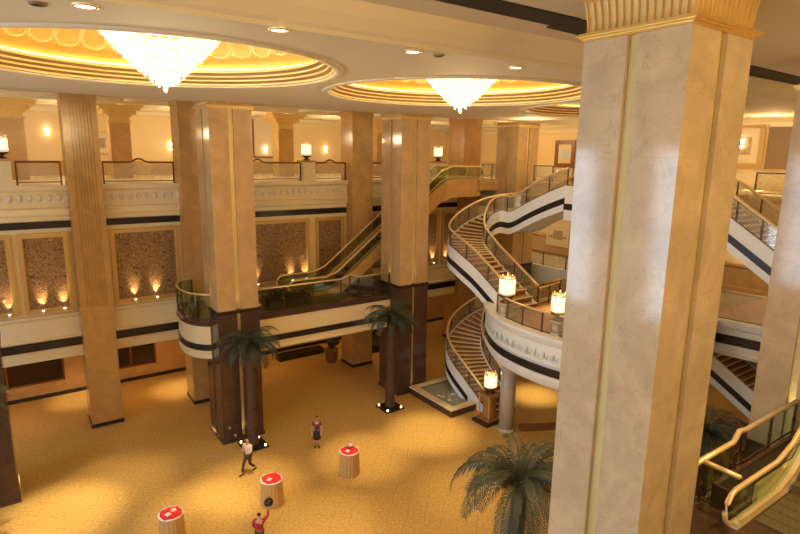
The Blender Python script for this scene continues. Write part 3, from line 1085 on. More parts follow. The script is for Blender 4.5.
# ------------------------------------------------------------------ escalators
def escalator(x0, z0, x1, z1, y0, y1, label, near=False):
    root = empty('escalator', (x0, (y0 + y1) / 2, z0), label=label, cat='escalator')
    L_, H_, hw = x1 - x0, z1 - z0, (y1 - y0) / 2
    fl = 1.4          # flat ends
    prof = [(-.6, 0), (fl, 0), (fl + .8, .25), (L_ - fl - .6, H_ - .3), (L_ - fl + .3, H_), (L_ + 1.6, H_)]

    def zat(x):
        for (xa, za), (xb, zb) in zip(prof, prof[1:]):
            if x <= xb: return za + (zb - za) * (x - xa) / (xb - xa)
        return H_
    for s_ in (-1, 1):
        yy = s_ * hw
        # truss side cladding
        m = MB()
        pts = prof
        i = len(m.v)
        for x, z in pts:
            drop = 1.15
            zl = max(z - drop, -.3 if x < 3 else -10)
            m.v += [(x, yy - .09, zl), (x, yy + .09, zl), (x, yy + .09, z + .12), (x, yy - .09, z + .12)]
        for k in range(len(pts) - 1):
            for q in range(4):
                j = (q + 1) % 4
                m.f.append((i + k * 4 + q, i + k * 4 + j, i + (k + 1) * 4 + j, i + (k + 1) * 4 + q))
        e = i + (len(pts) - 1) * 4
        m.f += [(i, i + 1, i + 2, i + 3), (e, e + 1, e + 2, e + 3)]
        m.build('side_cladding', 'marble_gold' if not near else 'cream', root)
        # glass balustrade with round ends
        top = [(x, z + 1.0) for x, z in prof]
        lo, hi = [], []
        for a in range(7):
            t = -PI / 2 - a * PI / 6
            lo.append((-.7 + .42 * math.cos(t), .58 + .42 * math.sin(t)))
        for a in range(7):
            t = PI / 2 - a * PI / 6
            hi.append((L_ + 1.5 + .42 * math.cos(t), H_ + .58 + .42 * math.sin(t)))
        hr = lo + top[1:-1] + hi
        g_ = MB()
        i = len(g_.v)
        for x, z in hr[3:-3]:
            zz = zat(max(min(x, L_ + 1.6), -.6)) + .2
            g_.v += [(x, yy - .01, zz), (x, yy + .01, zz), (x, yy + .01, z - .02), (x, yy - .01, z - .02)]
        n = len(hr) - 6
        for k in range(n - 1):
            for q in range(4):
                j = (q + 1) % 4
                g_.f.append((i + k * 4 + q, i + k * 4 + j, i + (k + 1) * 4 + j, i + (k + 1) * 4 + q))
        g_.build('glass_balustrade', 'glass', root)
        MB().tube([(x, yy, z) for x, z in hr], .06, 8).build('handrail', 'brass', root)
        MB().tube([(x, yy - s_ * .12, z + .24) for x, z in prof], .045, 4).build('deck_strip', 'brass', root)
    m = MB()
    i = 0
    for x, z in prof:
        m.v += [(x, -hw + .14, z - 1.1 if x > 3 else z - .29), (x, hw - .14, z - 1.1 if x > 3 else z - .29), (x, hw - .14, z - .42 if x > 3 else z - .26), (x, -hw + .14, z - .42 if x > 3 else z - .26)]
    for k in range(len(prof) - 1):
        for q in range(4):
            j = (q + 1) % 4
            m.f.append((k * 4 + q, k * 4 + j, (k + 1) * 4 + j, (k + 1) * 4 + q))
    m.f += [(0, 1, 2, 3), (20, 21, 22, 23)]
    m.build('truss', 'bronze', root)
    st = None
    n = int((L_ + 1) / .4)
    for k in range(n):
        x = .1 + k * .4
        z = zat(x)
        if st is None:
            sm = MB()
            sm.box(0, -hw + .16, -.24, .41, hw - .16, 0)
            for q in range(10):
                yv = -hw + .2 + q * (2 * hw - .4) / 10
                sm.box(0, yv, 0, .4, yv + .05, .012)
            sm.box(0, -hw + .16, .0, .03, hw - .16, .02)
            st = sm.build('step', 'metal_step', root); c = st
        else:
            c = st.copy(); COL.objects.link(c); c.parent = root
        c.location = (x, 0, round(z / .2) * .2 if .05 < z < H_ - .05 else z)
    return root


escalator(14.6, 6.45, 27.0, UP, 30.6, 32.4, 'far escalator rising from the walkway to the upper gallery behind the central column')
escalator(13.6, MID, 26.1, UP, 3.1, 5.0, 'near escalator with gold handrails in the bottom right corner', near=True)

# near walkway on the camera side
nw_ = MB()
nw_.prism([(8.5, -1), (40, -1), (40, 6.1), (14.2, 6.1), (13.5, 5.6), (13.1, 4.6), (12.9, 4.6), (8.5, 4.6)], MID - 2.3, MID - .02)
o = struct(MB().box(10.5, -1, MID - 2.3, 33.5, 6.05, MID - .03), 'floor_near_walkway', 'marble_dark')
NR = 7.8 - 1.1
def rp(px, py, z):
    d = ((px - 400), (py - 267), 565)
    r = [sum(R[i][j] * d[j] for j in range(3)) for i in range(3)]
    t = (z - 15) / r[2]
    return r[0] * t, r[1] * t


railing([(12.4, 6.0, MID), (14.9, 6.0, MID), (15.4, 6.1, MID + .12), (15.9, 6.15, MID), (19.2, 6.15, MID)], 'gold handrail with green glass along the near walkway at bottom right', h=1.1, step=1.4, rr=.07)
box_l = MB().box(14.4, 5.1, MID - .02, 19.0, 5.2, MID + .5).build('stone_ledge', 'cream'); tag(box_l, 'pale stone ledge between the dark trough and the near escalator', 'ledge')
railing([(13.3, 5.95, MID), (13.3, 5.1, MID)], 'short gold cross rail closing the near walkway corner', h=1.1, step=1.0, rr=.06)
planter(16.0, 5.5, MID - .02, 2.5, .28, .55, 'long dark stone trough beside the near escalator', 0, mat='marble_dark', ph=.35)


# ------------------------------------------------------------------ grand staircase
def interp(keys, u):
    n = len(keys) - 1
    t = u * n
    i = min(n - 1, int(t)); t -= i
    P = [Vector(k) for k in keys]
    p0, p1, p2, p3 = P[max(i - 1, 0)], P[i], P[i + 1], P[min(i + 2, n)]
    return .5 * ((2 * p1) + (-p0 + p2) * t + (2 * p0 - 5 * p1 + 4 * p2 - p3) * t * t + (-p0 + 3 * p1 - 3 * p2 + p3) * t ** 3)


def flight(outer, inner, z0, z1, steps, label, mirror=None, rail_label=None, thick=1.25, tmat='stair_tread', flip=False):
    """outer / inner: lists of (x, y, z) stations along both edges"""
    def mir(p):
        return Vector((p[0], 2 * mirror - p[1], p[2])) if mirror is not None else Vector(p)
    root = empty('staircase', (0, 0, 0), label=label, cat='staircase', group='curved flights of the grand staircase')
    us = [k / steps for k in range(steps + 1)]
    zs = [interp(outer, u).z for u in us]
    O = [mir(interp(outer, u)) for u in us]
    I = [mir(interp(inner, u)) for u in us]
    o0 = O[0].copy(); o0.z = z0
    root.location = o0
    tr, ri, no, so = MB(), MB(), MB(), MB()
    for k in range(steps):
        a, b, c, d = O[k] - o0, I[k] - o0, I[k + 1] - o0, O[k + 1] - o0
        z = zs[k + 1] - z0
        zp = zs[k] - z0
        A, B, C, D = (Vector((v.x, v.y, z)) for v in (a, b, c, d))
        tr.quad(A, B, C, D)
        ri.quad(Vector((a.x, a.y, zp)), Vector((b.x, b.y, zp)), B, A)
        fw = (d - a).normalized() * -.04
        fw.z = 0
        if z - zp > .03:
            n0, n1 = A + fw, B + fw
            up = Vector((0, 0, .012)); dn_ = Vector((0, 0, -.035)); bk = -fw * 1.6
            no.quad(n0 + up, n1 + up, B + bk + up, A + bk + up)
            no.quad(n0 + dn_, n1 + dn_, n1 + up, n0 + up)
    for k in range(steps):
        a, b, c, d = O[k] - o0, I[k] - o0, I[k + 1] - o0, O[k + 1] - o0
        v = [Vector((p.x, p.y, zz - z0 - thick)) for p, zz in ((a, zs[k]), (b, zs[k]), (c, zs[k + 1]), (d, zs[k + 1]))]
        for q in v:
            q.z = max(q.z, .0) if z0 < 1 else q.z
        so.quad(*v)
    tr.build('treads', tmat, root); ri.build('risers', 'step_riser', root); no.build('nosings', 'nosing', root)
    so.build('soffit', 'white_stone', root)
    for nm, E, sgn in (('outer_string', O, 1), ('inner_string', I, -1)):
        m = MB(); bd = MB()
        n = len(E)
        for arr, (lo, hi, off) in ((m, (-thick, .20, .06)), (bd, (-.86, -.50, .09))):
            i = len(arr.v)
            for k in range(n):
                d = (E[min(k + 1, n - 1)] - E[max(k - 1, 0)]); nn = Vector((d.y, -d.x, 0)).normalized()
                p = E[k] - o0
                ss = sgn * (-1 if (mirror is not None or flip) else 1)
                zz = zs[k] - z0
                lo_ = max(zz + lo, 0) if z0 < 1 else zz + lo
                hi_ = max(zz + hi, lo_ + .01)
                w1, w0 = off, (-.06 if arr is m else .05)
                for w2, z_ in ((w0, lo_), (w1, lo_), (w1, hi_), (w0, hi_)):
                    q = p - nn * ss * w2
                    arr.v.append((q.x, q.y, z_))
            for k in range(n - 1):
                if arr is bd and z0 < 1 and zs[k] - z0 < 1.0: continue
                for q in range(4):
                    j = (q + 1) % 4
                    arr.f.append((i + k * 4 + q, i + k * 4 + j, i + (k + 1) * 4 + j, i + (k + 1) * 4 + q))
            arr.f += [(i, i + 1, i + 2, i + 3), tuple(i + (n - 1) * 4 + q for q in range(4))]
        so_ = m.build(nm, 'white_stone', root)
        bd.build('dark_band', 'band', so_)
    return O, I, zs


# upper left flight: leg A along +Y, turn, landing, leg B along -Y
UO = [(22.0, 20.7, 6.7), (22.0, 22.2, 7.6), (22.0, 23.7, 8.45), (22.0, 25.2, 9.1), (22.45, 26.6, 9.45), (23.7, 27.7, 9.85), (25.2, 28.2, 10.4), (27.0, 28.1, 11.0), (28.6, 27.2, 11.3), (28.9, 25.4, 11.3), (28.9, 24.0, 12.0), (28.9, 22.6, 12.65), (28.9, 21.2, 13.2)]
UI = [(24.1, 20.7, 6.7), (24.1, 22.2, 7.6), (24.1, 23.7, 8.45), (24.1, 24.6, 9.1), (24.2, 25.2, 9.45), (24.5, 25.7, 9.85), (25.0, 26.1, 10.4), (25.7, 26.35, 11.0), (26.4, 26.2, 11.3), (26.6, 25.4, 11.3), (26.6, 24.0, 12.0), (26.6, 22.6, 12.65), (26.6, 21.2, 13.2)]
LO = [(22.2, 22.3, 0), (22.1, 23.3, .75), (22.0, 24.3, 1.45), (22.0, 25.3, 2.05), (22.4, 26.4, 2.6), (23.6, 27.5, 3.2), (25.2, 28.0, 3.8), (27.0, 27.9, 4.4), (28.6, 27.0, 4.75), (28.9, 25.4, 5.1), (28.9, 24.0, 5.6), (28.9, 22.6, 6.2), (28.9, 21.2, 6.7)]
LI = [(24.2, 21.9, 0), (24.2, 22.9, .75), (24.1, 23.7, 1.45), (24.1, 24.4, 2.05), (24.2, 25.0, 2.6), (24.5, 25.5, 3.2), (25.0, 25.9, 3.8), (25.7, 26.1, 4.4), (26.4, 26.0, 4.75), (26.6, 25.2, 5.1), (26.6, 24.0, 5.6), (26.6, 22.6, 6.2), (26.6, 21.2, 6.7)]


def rails_for(E, zs, label, h=1.05, name='stair_railing', group='brass stair railings with glass', glass='glass_gold'):
    path = [Vector((p.x, p.y, z + .12)) for p, z in zip(E, zs)]
    return railing(path, label, name=name, h=h, curve=4, glass=glass, cat='stair railing', group=group, bottom=.1, rr=.07)


O, I, zs = flight(UO, UI, 6.7, 13.2, 39, 'upper left flight of the grand stair turning up to the top gallery')
rails_for(O, zs, 'outer brass railing of the upper left stair flight')
rails_for(I, zs, 'inner brass railing of the upper left stair flight, up to the top gallery')
O, I, zs = flight(LO, LI, 0, 6.7, 40, 'lower left flight of the grand stair rising from the lamp by the pool')
rails_for(O[1:], zs[1:], 'outer orange-gold railing of the lower left stair flight above the pool')
rails_for(I[1:], zs[1:], 'inner railing of the lower left stair flight below the balcony')
RU = [(28.9, 3.6 + 10 * t, 6.7 + 6.5 * t) for t in (0, .25, .5, .75, 1)]
O, I, zs = flight(RU, [(26.6, y, z) for x, y, z in RU], 6.7, 13.2, 39, 'upper right flight of the grand stair seen right of the foreground column', flip=True)
rails_for(I, zs, 'near railing of the upper right stair flight', glass='glass_etched')
rails_for(O, zs, 'far railing of the upper right stair flight', glass='glass_etched')
RL = [(32.3, 5.75 + 11.6 * t, 6.7 * t) for t in (0, .25, .5, .75, 1)]
O, I, zs = flight(RL, [(30.0, y, z) for x, y, z in RL], 0, 6.7, 40, 'lower right flight of the grand stair under the daylit balcony', flip=True)
rails_for(O[:30], zs[:30], 'railing of the lower right stair flight, right of the foreground column')

# middle landing balcony with convex white fascia
arc = []
for k in range(41):
    t = -1 + 2 * k / 40
    arc.append(Vector((20.0 + 1.95 * abs(t) ** 2.2, 17.4 - t * 4.9, 0)))    # from +Y end to -Y end
bal = empty('landing_balcony', (20.0, 17.4, 4.2), label='white convex landing balcony with carved leaves and dark band, left of the foreground column', cat='balcony')
A = [p - Vector((20.0, 17.4, 0)) for p in arc]
prof = [(-.3, .2), (.02, .2), (.12, .38), (.18, .62), (.18, .7), (.1, .76), (.1, 1.2), (.16, 1.25), (.2, 1.35), (.2, 2.25), (.28, 2.4), (.34, 2.58), (.34, 2.7), (-.3, 2.7)]
m = MB().sweep([p + Vector((0, 0, 0)) for p in A[::-1]], [(-o_, z_) for o_, z_ in prof]); m.build('fascia', 'white_stone', bal)
MB().sweep(A[::-1], [(-.05, .78), (-.15, .78), (-.17, 1.16), (-.05, 1.16)]).build('dark_band', 'band', bal)
MB().prism([(p.x + .3, p.y) for p in A] + [(9.3, -3.4), (9.3, 3.4)], 1.9, 2.48).build('landing_floor', 'stair_tread', bal)
MB().prism([(p.x + .3, p.y) for p in A] + [(9.3, -3.4), (9.3, 3.4)], 0.22, .6).build('soffit', 'white_stone', bal)
lf = MB()
for k in range(4, 37):
    p = A[k]
    if k % 2: continue
    for dz, w_, hgt in ((1.5, .11, .5),):
        d = (A[min(k + 1, 40)] - A[k - 1]).normalized()
        for u, l in ((0, hgt), (-.12, hgt * .7), (.12, hgt * .7)):
            c = Vector((p.x - .22, p.y, dz)) + d * u
            tip = c + d * u * .9 + Vector((-.06, 0, l))
            i = len(lf.v)
            lf.v += [tuple(c), tuple(c + d * .05 + Vector((-.06, 0, l * .5))), tuple(tip), tuple(c - d * .05 + Vector((-.06, 0, l * .5))), tuple(c + Vector((.04, 0, l * .4)))]
            lf.f += [(i, i + 1, i + 2, i + 3), (i, i + 4, i + 2, i + 1), (i, i + 3, i + 2, i + 4)]
lf.build('carved_leaves', 'white_stone', bal)
railing([(p.x + .1, p.y, 6.85) for p in arc[7:] ], 'glass railing with gold handrail round the landing balcony', h=1.05, curve=5, glass='glass_gold', rr=.05)
# landings between the stairs
rb = [(27.6, 12.95, 0), (29.5, 13.53, 0), (29.9, 11.25, 0), (30.3, 6.0, 0), (30.6, -8, 0)]
struct(MB().sweep(rb, [(-.6, 5.1), (.0, 5.1), (.06, 5.3), (.0, 5.4), (.0, 6.5), (.1, 6.6), (.12, 6.85), (.02, 6.9), (-.6, 6.9)]), 'trim_52', 'white_stone')
struct(MB().sweep(rb, [(-.02, 5.72), (.05, 5.72), (.05, 6.2), (-.02, 6.2)]), 'trim_53', 'band')
struct(MB().prism([(29.6, 14.2), (30.3, 11.3), (30.6, 6.0), (31.0, -8), (38, -8), (38, 14.2)], 6.2, 6.85), 'floor_end_balcony', 'stair_tread')
struct(box(26.6, 13.62, UP - .8, 31.8, 21.18, UP), 'floor_stair_head', 'stair_tread')
struct(box(26.45, 13.6, 11.4, 26.6, 21.2, UP + .15), 'trim_50', 'white_stone')
struct(box(26.38, 13.6, 12.0, 26.45, 21.2, 12.35), 'trim_51', 'band')
railing([(24.15, 20.7, MID), (26.3, 21.0, MID)], 'short railing across the landing beside the upper left flight', h=1.05, step=1.2, glass='glass_gold')
railing([(31.6, 33.6, UP), (31.6, 31.4, UP)], 'gallery railing above the cream fascia left of the distant column', h=1.12, step=1.1, glass='glass_etched', rail='wood')
railing([(31.6, 28.2, UP), (31.6, 21.4, UP)], 'gallery railing on the end gallery behind the upper left flight', h=1.12, step=1.6, glass='glass_etched', rail='wood')
railing([(31.6, 13.4, UP), (31.6, 6.5, UP)], 'gallery railing on the end gallery right of the foreground column', h=1.12, step=2.2, glass='glass_etched', rail='wood')
railing([(27.65, 13.0, 6.9), (29.55, 13.55, 6.9), (29.95, 11.25, 6.9), (30.3, 6.5, 6.9)], 'glass railing of the middle end balcony right of the foreground column', h=1.5, step=1.9, rr=.07, glass='glass_etched')
railing([(33.75, 33.0, MID), (33.75, 22.2, MID)], 'glass railing of the middle end balcony seen under the top left flight', h=1.08, step=2.0, glass='glass_etched', rail='wood')


# balcony lamps on posts
def round_post(x, y, z0, z1, r, label, mat='marble_grey', name='round_post'):
    root = empty(name, (x, y, z0), label=label, cat='post')
    h = z1 - z0
    MB().lathe([(r, .2), (r, h - .15)], 28).build('shaft', mat, root)
    MB().lathe([(r + .06, 0), (r + .06, .1), (r + .02, .2)], 28).build('foot', mat, root)
    MB().lathe([(r + .02, h - .15), (r + .07, h - .08), (r + .07, h)], 28).build('cap', mat, root)


round_post(21.7, 20.3, 0, 4.4, .42, 'pale round column holding up the landing balcony at its left')
round_post(20.75, 19.85, 6.85, 7.6, .38, 'round pale lamp pedestal at the left end of the balcony', name='lamp_pedestal')
lantern(20.75, 19.85, 7.6, 'large lit crystal lantern at the left end of the landing balcony', 1.2, 45)
round_post(20.45, 16.25, 6.85, 7.6, .3, 'round pale lamp pedestal hidden at the foreground column edge', name='lamp_pedestal')
lantern(20.45, 16.25, 7.6, 'lit crystal lantern half cut by the left edge of the foreground column', 1.1, 45)

# newel pedestal at the foot of the stair
nr = empty('newel_pedestal', (21.7, 21.65, 0), label='brown gold newel pedestal with dark plinth at the stair foot', cat='pedestal')
MB().box(-.75, -.6, 0, .75, .6, .16).build('plinth', 'granite', nr)
MB().box(-.5, -.48, .16, .5, .48, .3).build('block', 'newel_stone', nr)
MB().box(-.5, -.48, 1.55, .5, .48, 1.72).build('cap', 'newel_stone', nr)
MB().lathe([(.42, .3), (.38, .4), (.38, 1.45), (.42, 1.55)], 20).build('drum', 'newel_stone', nr)
for dx in (-.42, .42):
    for dy in (-.4, .4):
        MB().lathe([(.07, .3), (.05, .4), (.05, 1.45), (.07, 1.55)], 10, c=(dx, dy)).build('colonette', 'gold', nr)
lantern(21.7, 21.65, 1.72, 'lit crystal lantern on the gold newel at the stair foot', 1.05, 45)
# low curved curb and first steps beside the newel
cb = MB().sweep([(22.4 + t * 2.6, 19.9 - .9 * math.sin(t * PI / 2) - .2 * t, 0) for t in [k / 12 for k in range(13)]], [(-.2, 0), (.2, 0), (.16, .3), (.0, .38), (-.16, .3)])
cb = cb.build('stair_curb', 'wood'); tag(cb, 'low curved brown marble curb on the floor right of the round post', 'curb')

# fountain pool
px0, py0, px1, py1 = 20.1, 23.1, 24.0, 27.2
pl = empty('fountain_pool', ((px0 + px1) / 2, (py0 + py1) / 2, 0), label='low rectangular fountain pool with cream rim beside the central column', cat='pool')
a, b = (px1 - px0) / 2, (py1 - py0) / 2
m = MB().box(-a, -b, 0, a, -b + .3, .42).box(-a, b - .3, 0, a, b, .42).box(-a, -b + .3, 0, -a + .3, b - .3, .42).box(a - .3, -b + .3, 0, a, b - .3, .42)
m.build('wall', 'marble_dark', pl)
m = MB().box(-a - .05, -b - .05, .42, a, -b + .38, .5).box(-a - .05, b - .38, .42, a, b, .5).box(-a - .05, -b + .38, .42, -a + .38, b - .38, .5)
m.build('rim', 'cream', pl)
MB().box(-a + .3, -b + .3, .02, a - .3, b - .3, .34).build('water', 'water', pl)
for k in range(5):
    x, y = random.Random(k).uniform(-a + .7, 0), random.Random(k + 9).uniform(-b + .7, b - .7)
    m = MB()
    m.tube([(x, y, .33), (x, y, .75)], [.02, .006], 6)
    m.lathe([(.14, .345), (.1, .37), (.05, .36), (0, .38)], 14, c=(x, y))
    m.build('water_jet', 'foam', pl)


# ------------------------------------------------------------------ palms
def frond_mesh(length, droop, seed, nl=34):
    rnd = random.Random(seed)
    m = MB()
    n = 14
    pts = []
    for k in range(n + 1):
        t = k / n
        a = 1.15 - droop * t ** 1.1
        if k == 0: p = Vector((0, 0, 0))
        else: p = pts[-1] + Vector((math.cos(a), 0, math.sin(a))) * (length / n)
        pts.append(p)
    m.tube(pts, [.035 * (1 - .85 * k / n) for k in range(n + 1)], 5)
    for k in range(nl):
        t = .10 + .9 * k / nl
        q = t * n; i = min(n - 1, int(q)); p = pts[i].lerp(pts[i + 1], q - i)
        d = (pts[i + 1] - pts[i]).normalized()
        L_ = length * .20 * math.sin(PI * min(1, .14 + t * .86)) ** .6 + .08
        for s_ in (-1, 1):
            ll = L_ * rnd.uniform(.85, 1.1)
            side = Vector((0, s_, 0))
            dr = (side * .75 + d * .6 + Vector((0, 0, -.1))).normalized()
            mid = p + dr * ll * .5
            tip = mid + (dr * .6 + Vector((0, 0, -.8))).normalized() * ll * .5
            wv = d * .021
            j = len(m.v)
            m.v += [tuple(p - wv * .5), tuple(p + wv * .5), tuple(mid + wv), tuple(mid - wv), tuple(tip)]
            m.f += [(j, j + 1, j + 2, j + 3), (j + 3, j + 2, j + 4)]
    return m


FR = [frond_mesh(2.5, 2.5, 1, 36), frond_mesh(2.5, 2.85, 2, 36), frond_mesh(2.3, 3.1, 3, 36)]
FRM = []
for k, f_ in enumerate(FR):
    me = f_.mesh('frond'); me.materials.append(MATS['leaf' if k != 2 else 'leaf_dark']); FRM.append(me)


def palm(x, y, h, label, scale=1.0, nf=27, plate=True, seed=0):
    rnd = random.Random(seed)
    root = empty('palm_tree', (x, y, 0), rnd.uniform(0, 6), label=label, cat='palm tree', group='indoor palm trees on square bases')
    root.rotation_euler = (0, 0, 0)
    pr = []
    z = .1
    r0 = .27
    k = 0
    while z < h - .1:
        t = z / h
        r = r0 * (1 - .25 * t)
        pr += [(r, z), (r * 1.16, z + .10), (r * .98, z + .14)]
        z += .16
    pr += [(.16, h - .02), (.1, h + .15)]
    MB().lathe(pr, 14).build('trunk', 'trunk', root)
    if plate:
        MB().box(-.62, -.62, 0, .62, .62, .09).box(-.4, -.4, .09, .4, .4, .13).build('base_plate', 'granite', root)
        for sx in (-.48, .48):
            for sy in (-.48, .48):
                MB().lathe([(.05, .09), (.05, .15), (.035, .17)], 10, c=(sx, sy)).build('spotlight', 'lamp_glow_soft', root)
        light('palm_uplight', 'SPOT', (x - .45, y - .6, .3), 30, SOFT, to=(x, y, 3), spot_size=.7, spot_blend=.8, shadow_soft_size=.05)
    for k in range(nf):
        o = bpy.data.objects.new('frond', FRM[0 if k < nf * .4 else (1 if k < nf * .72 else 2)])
        COL.objects.link(o)
        o.parent = root
        tier = k / nf
        o.location = (0, 0, h - .12 + .14 * (1 - tier))
        o.scale = (scale * rnd.uniform(.85, 1.1),) * 3
        o.rotation_euler = (rnd.uniform(-.15, .15), -.45 * (1 - tier * 1.4) + rnd.uniform(-.12, .12), k * 2.39996 + rnd.uniform(-.15, .15))
    return root


palm(9.45, 26.4, 5.3, 'palm tree at the foot of the walkway column, behind the man in white', .86, seed=1)
palm(-2.1, 25.4, 5.2, 'palm whose frond tips barely show at the left photo edge beside a dark column base', .9, seed=6)
palm(17.9, 26.2, 5.4, 'palm tree in front of the central column, near the fountain pool', .86, seed=2)
p3 = rp(519, 490, 5.3)
palm(p3[0], p3[1], 5.3, 'large looking palm crown at the bottom centre, left of the foreground column', 1.1, 30, seed=3)
p4 = rp(704, 440, 5.2)
palm(p4[0], p4[1], 5.2, 'palm half hidden behind the foreground column above the near gold handrail', .95, seed=4)

# potted plant under the walkway
pp = empty('potted_plant', (18.6, 34.9, 0), label='leafy plant in a brown pot under the far walkway', cat='plant')
MB().lathe([(.3, 0), (.42, .1), (.5, .85), (.54, .9), (.54, .98), (.46, .98), (.44, .9)], 22).build('pot', 'pot', pp)
rn = random.Random(5)
for k in range(16):
    a = rn.uniform(0, 2 * PI); u = rn.uniform(.2, .75); l = rn.uniform(.7, 1.2)
    MB().tube([(math.cos(a) * u * t_, math.sin(a) * u * t_, .9 + l * (t_ - .3 * t_ * t_)) for t_ in (0, .3, .6, .85, 1)], [.015, .03, .09, .07, .005], 5).build('leaf', 'leaf', pp)
planter(22.6, 36.2, 0, 1.4, 1.4, .5, 'dark stone planting bed right behind the potted plant', 0, mat='granite')
planter(17.2, 37.2, 0, 1.8, .4, .4, 'low dark stone bed under the walkway left of the potted plant', 0, mat='granite')


# ------------------------------------------------------------------ cocktail tables
def cocktail_table(x, y, label, red_round=False):
    root = empty('cocktail_table', (x, y, 0), label=label, cat='table', group='draped cocktail tables on the carpet')
    m = MB()
    n = 72
    prof_z = [0, .12, .6, 1.0, 1.14]
    i = 0
    for zi, z in enumerate(prof_z):
        for k in range(n):
            a = 2 * PI * k / n
            r = .47 - .02 * z + (.035 - .02 * z) * math.cos(a * 18)
            m.v.append((r * math.cos(a), r * math.sin(a), z))
    for zi in range(4):
        for k in range(n):
            j = (k + 1) % n
            m.smooth.add(len(m.f))
            m.f.append((zi * n + k, zi * n + j, (zi + 1) * n + j, (zi + 1) * n + k))
    m.build('pleated_skirt', 'skirt_cloth', root)
    MB().lathe([(.0, 1.13), (.46, 1.13), (.485, 1.15), (.48, 1.17), (0, 1.17)], 40).build('table_top', 'napkin', root)
    poly = [(.46 * math.cos(a) * (1 if k % 2 else .9), .46 * math.sin(a) * (1 if k % 2 else .9)) for k, a in enumerate([2 * PI * q / 8 for q in range(8)])]
    MB().prism(poly, 1.17, 1.185).build('red_overlay', 'table_red', root)
    return root


TB = [(4.16, 21.1), (8.33, 21.2), (12.32, 21.4)]
cocktail_table(*TB[0], 'draped cocktail table with red top nearest the left bottom edge')
cocktail_table(*TB[1], 'draped cocktail table with red top in front of the person in red')
cocktail_table(*TB[2], 'draped cocktail table with red top farthest right, beside the woman in black')
rn = random.Random(3)
for (x, y), labs in zip(TB, (('white folded napkin on the leftmost cocktail table', 'second white napkin on the leftmost cocktail table'), ('white folded napkin on the middle cocktail table',), ('white folded napkin on the right cocktail table',))):
    for q, lab in enumerate(labs):
        m = MB()
        m.prism([(-.1, -.09), (.1, -.09), (.1, .09), (-.1, .09)], 0, .02).prism([(-.09, -.05), (.06, -.06), (.05, .07), (-.08, .06)], .02, .045)
        o = m.build('napkin', 'napkin'); o.location = (x - .12 + .25 * q, y - .05 + .18 * q, 1.186); o.rotation_euler = (0, 0, .5 + q)
        tag(o, lab, 'napkin', 'napkins on the cocktail tables')
o = MB().lathe([(.05, 0), (.03, .02), (.14, .09), (.17, .14), (.15, .14), (.11, .09), (0, .04)], 20).build('bowl', 'marble_grey')
o.location = (TB[2][0] + .16, TB[2][1] + .2, 1.186); tag(o, 'small grey bowl on the right cocktail table', 'bowl')


# ------------------------------------------------------------------ people
def skin_mesh(name, verts, edges, radii, sub=1):
    me = bpy.data.meshes.new(name)
    me.from_pydata(verts, edges, [])
    o = bpy.data.objects.new(name, me)
    COL.objects.link(o)
    o.modifiers.new('skin', 'SKIN')
    sv = me.skin_vertices[0].data
    for i, r in enumerate(radii):
        sv[i].radius = r if isinstance(r, tuple) else (r, r)
    sv[0].use_root = True
    sd = o.modifiers.new('sub', 'SUBSURF'); sd.levels = sub; sd.render_levels = sub
    dg = bpy.context.evaluated_depsgraph_get()
    out = bpy.data.meshes.new_from_object(o.evaluated_get(dg))
    bpy.data.objects.remove(o)
    for p in out.polygons: p.use_smooth = True
    return out


def chain(V, E, Rr, start, pts):
    prev = start
    ids = []
    for p, r in pts:
        V.append(p); Rr.append(r)
        i = len(V) - 1
        if prev is not None: E.append((prev, i))
        prev = i
        ids.append(i)
    return ids


def link(me, name, mat, root):
    me.materials.clear(); me.materials.append(MATS[mat])
    for p in me.polygons: p.material_index = 0
    o = bpy.data.objects.new(name, me); COL.objects.link(o); o.parent = root
    return o


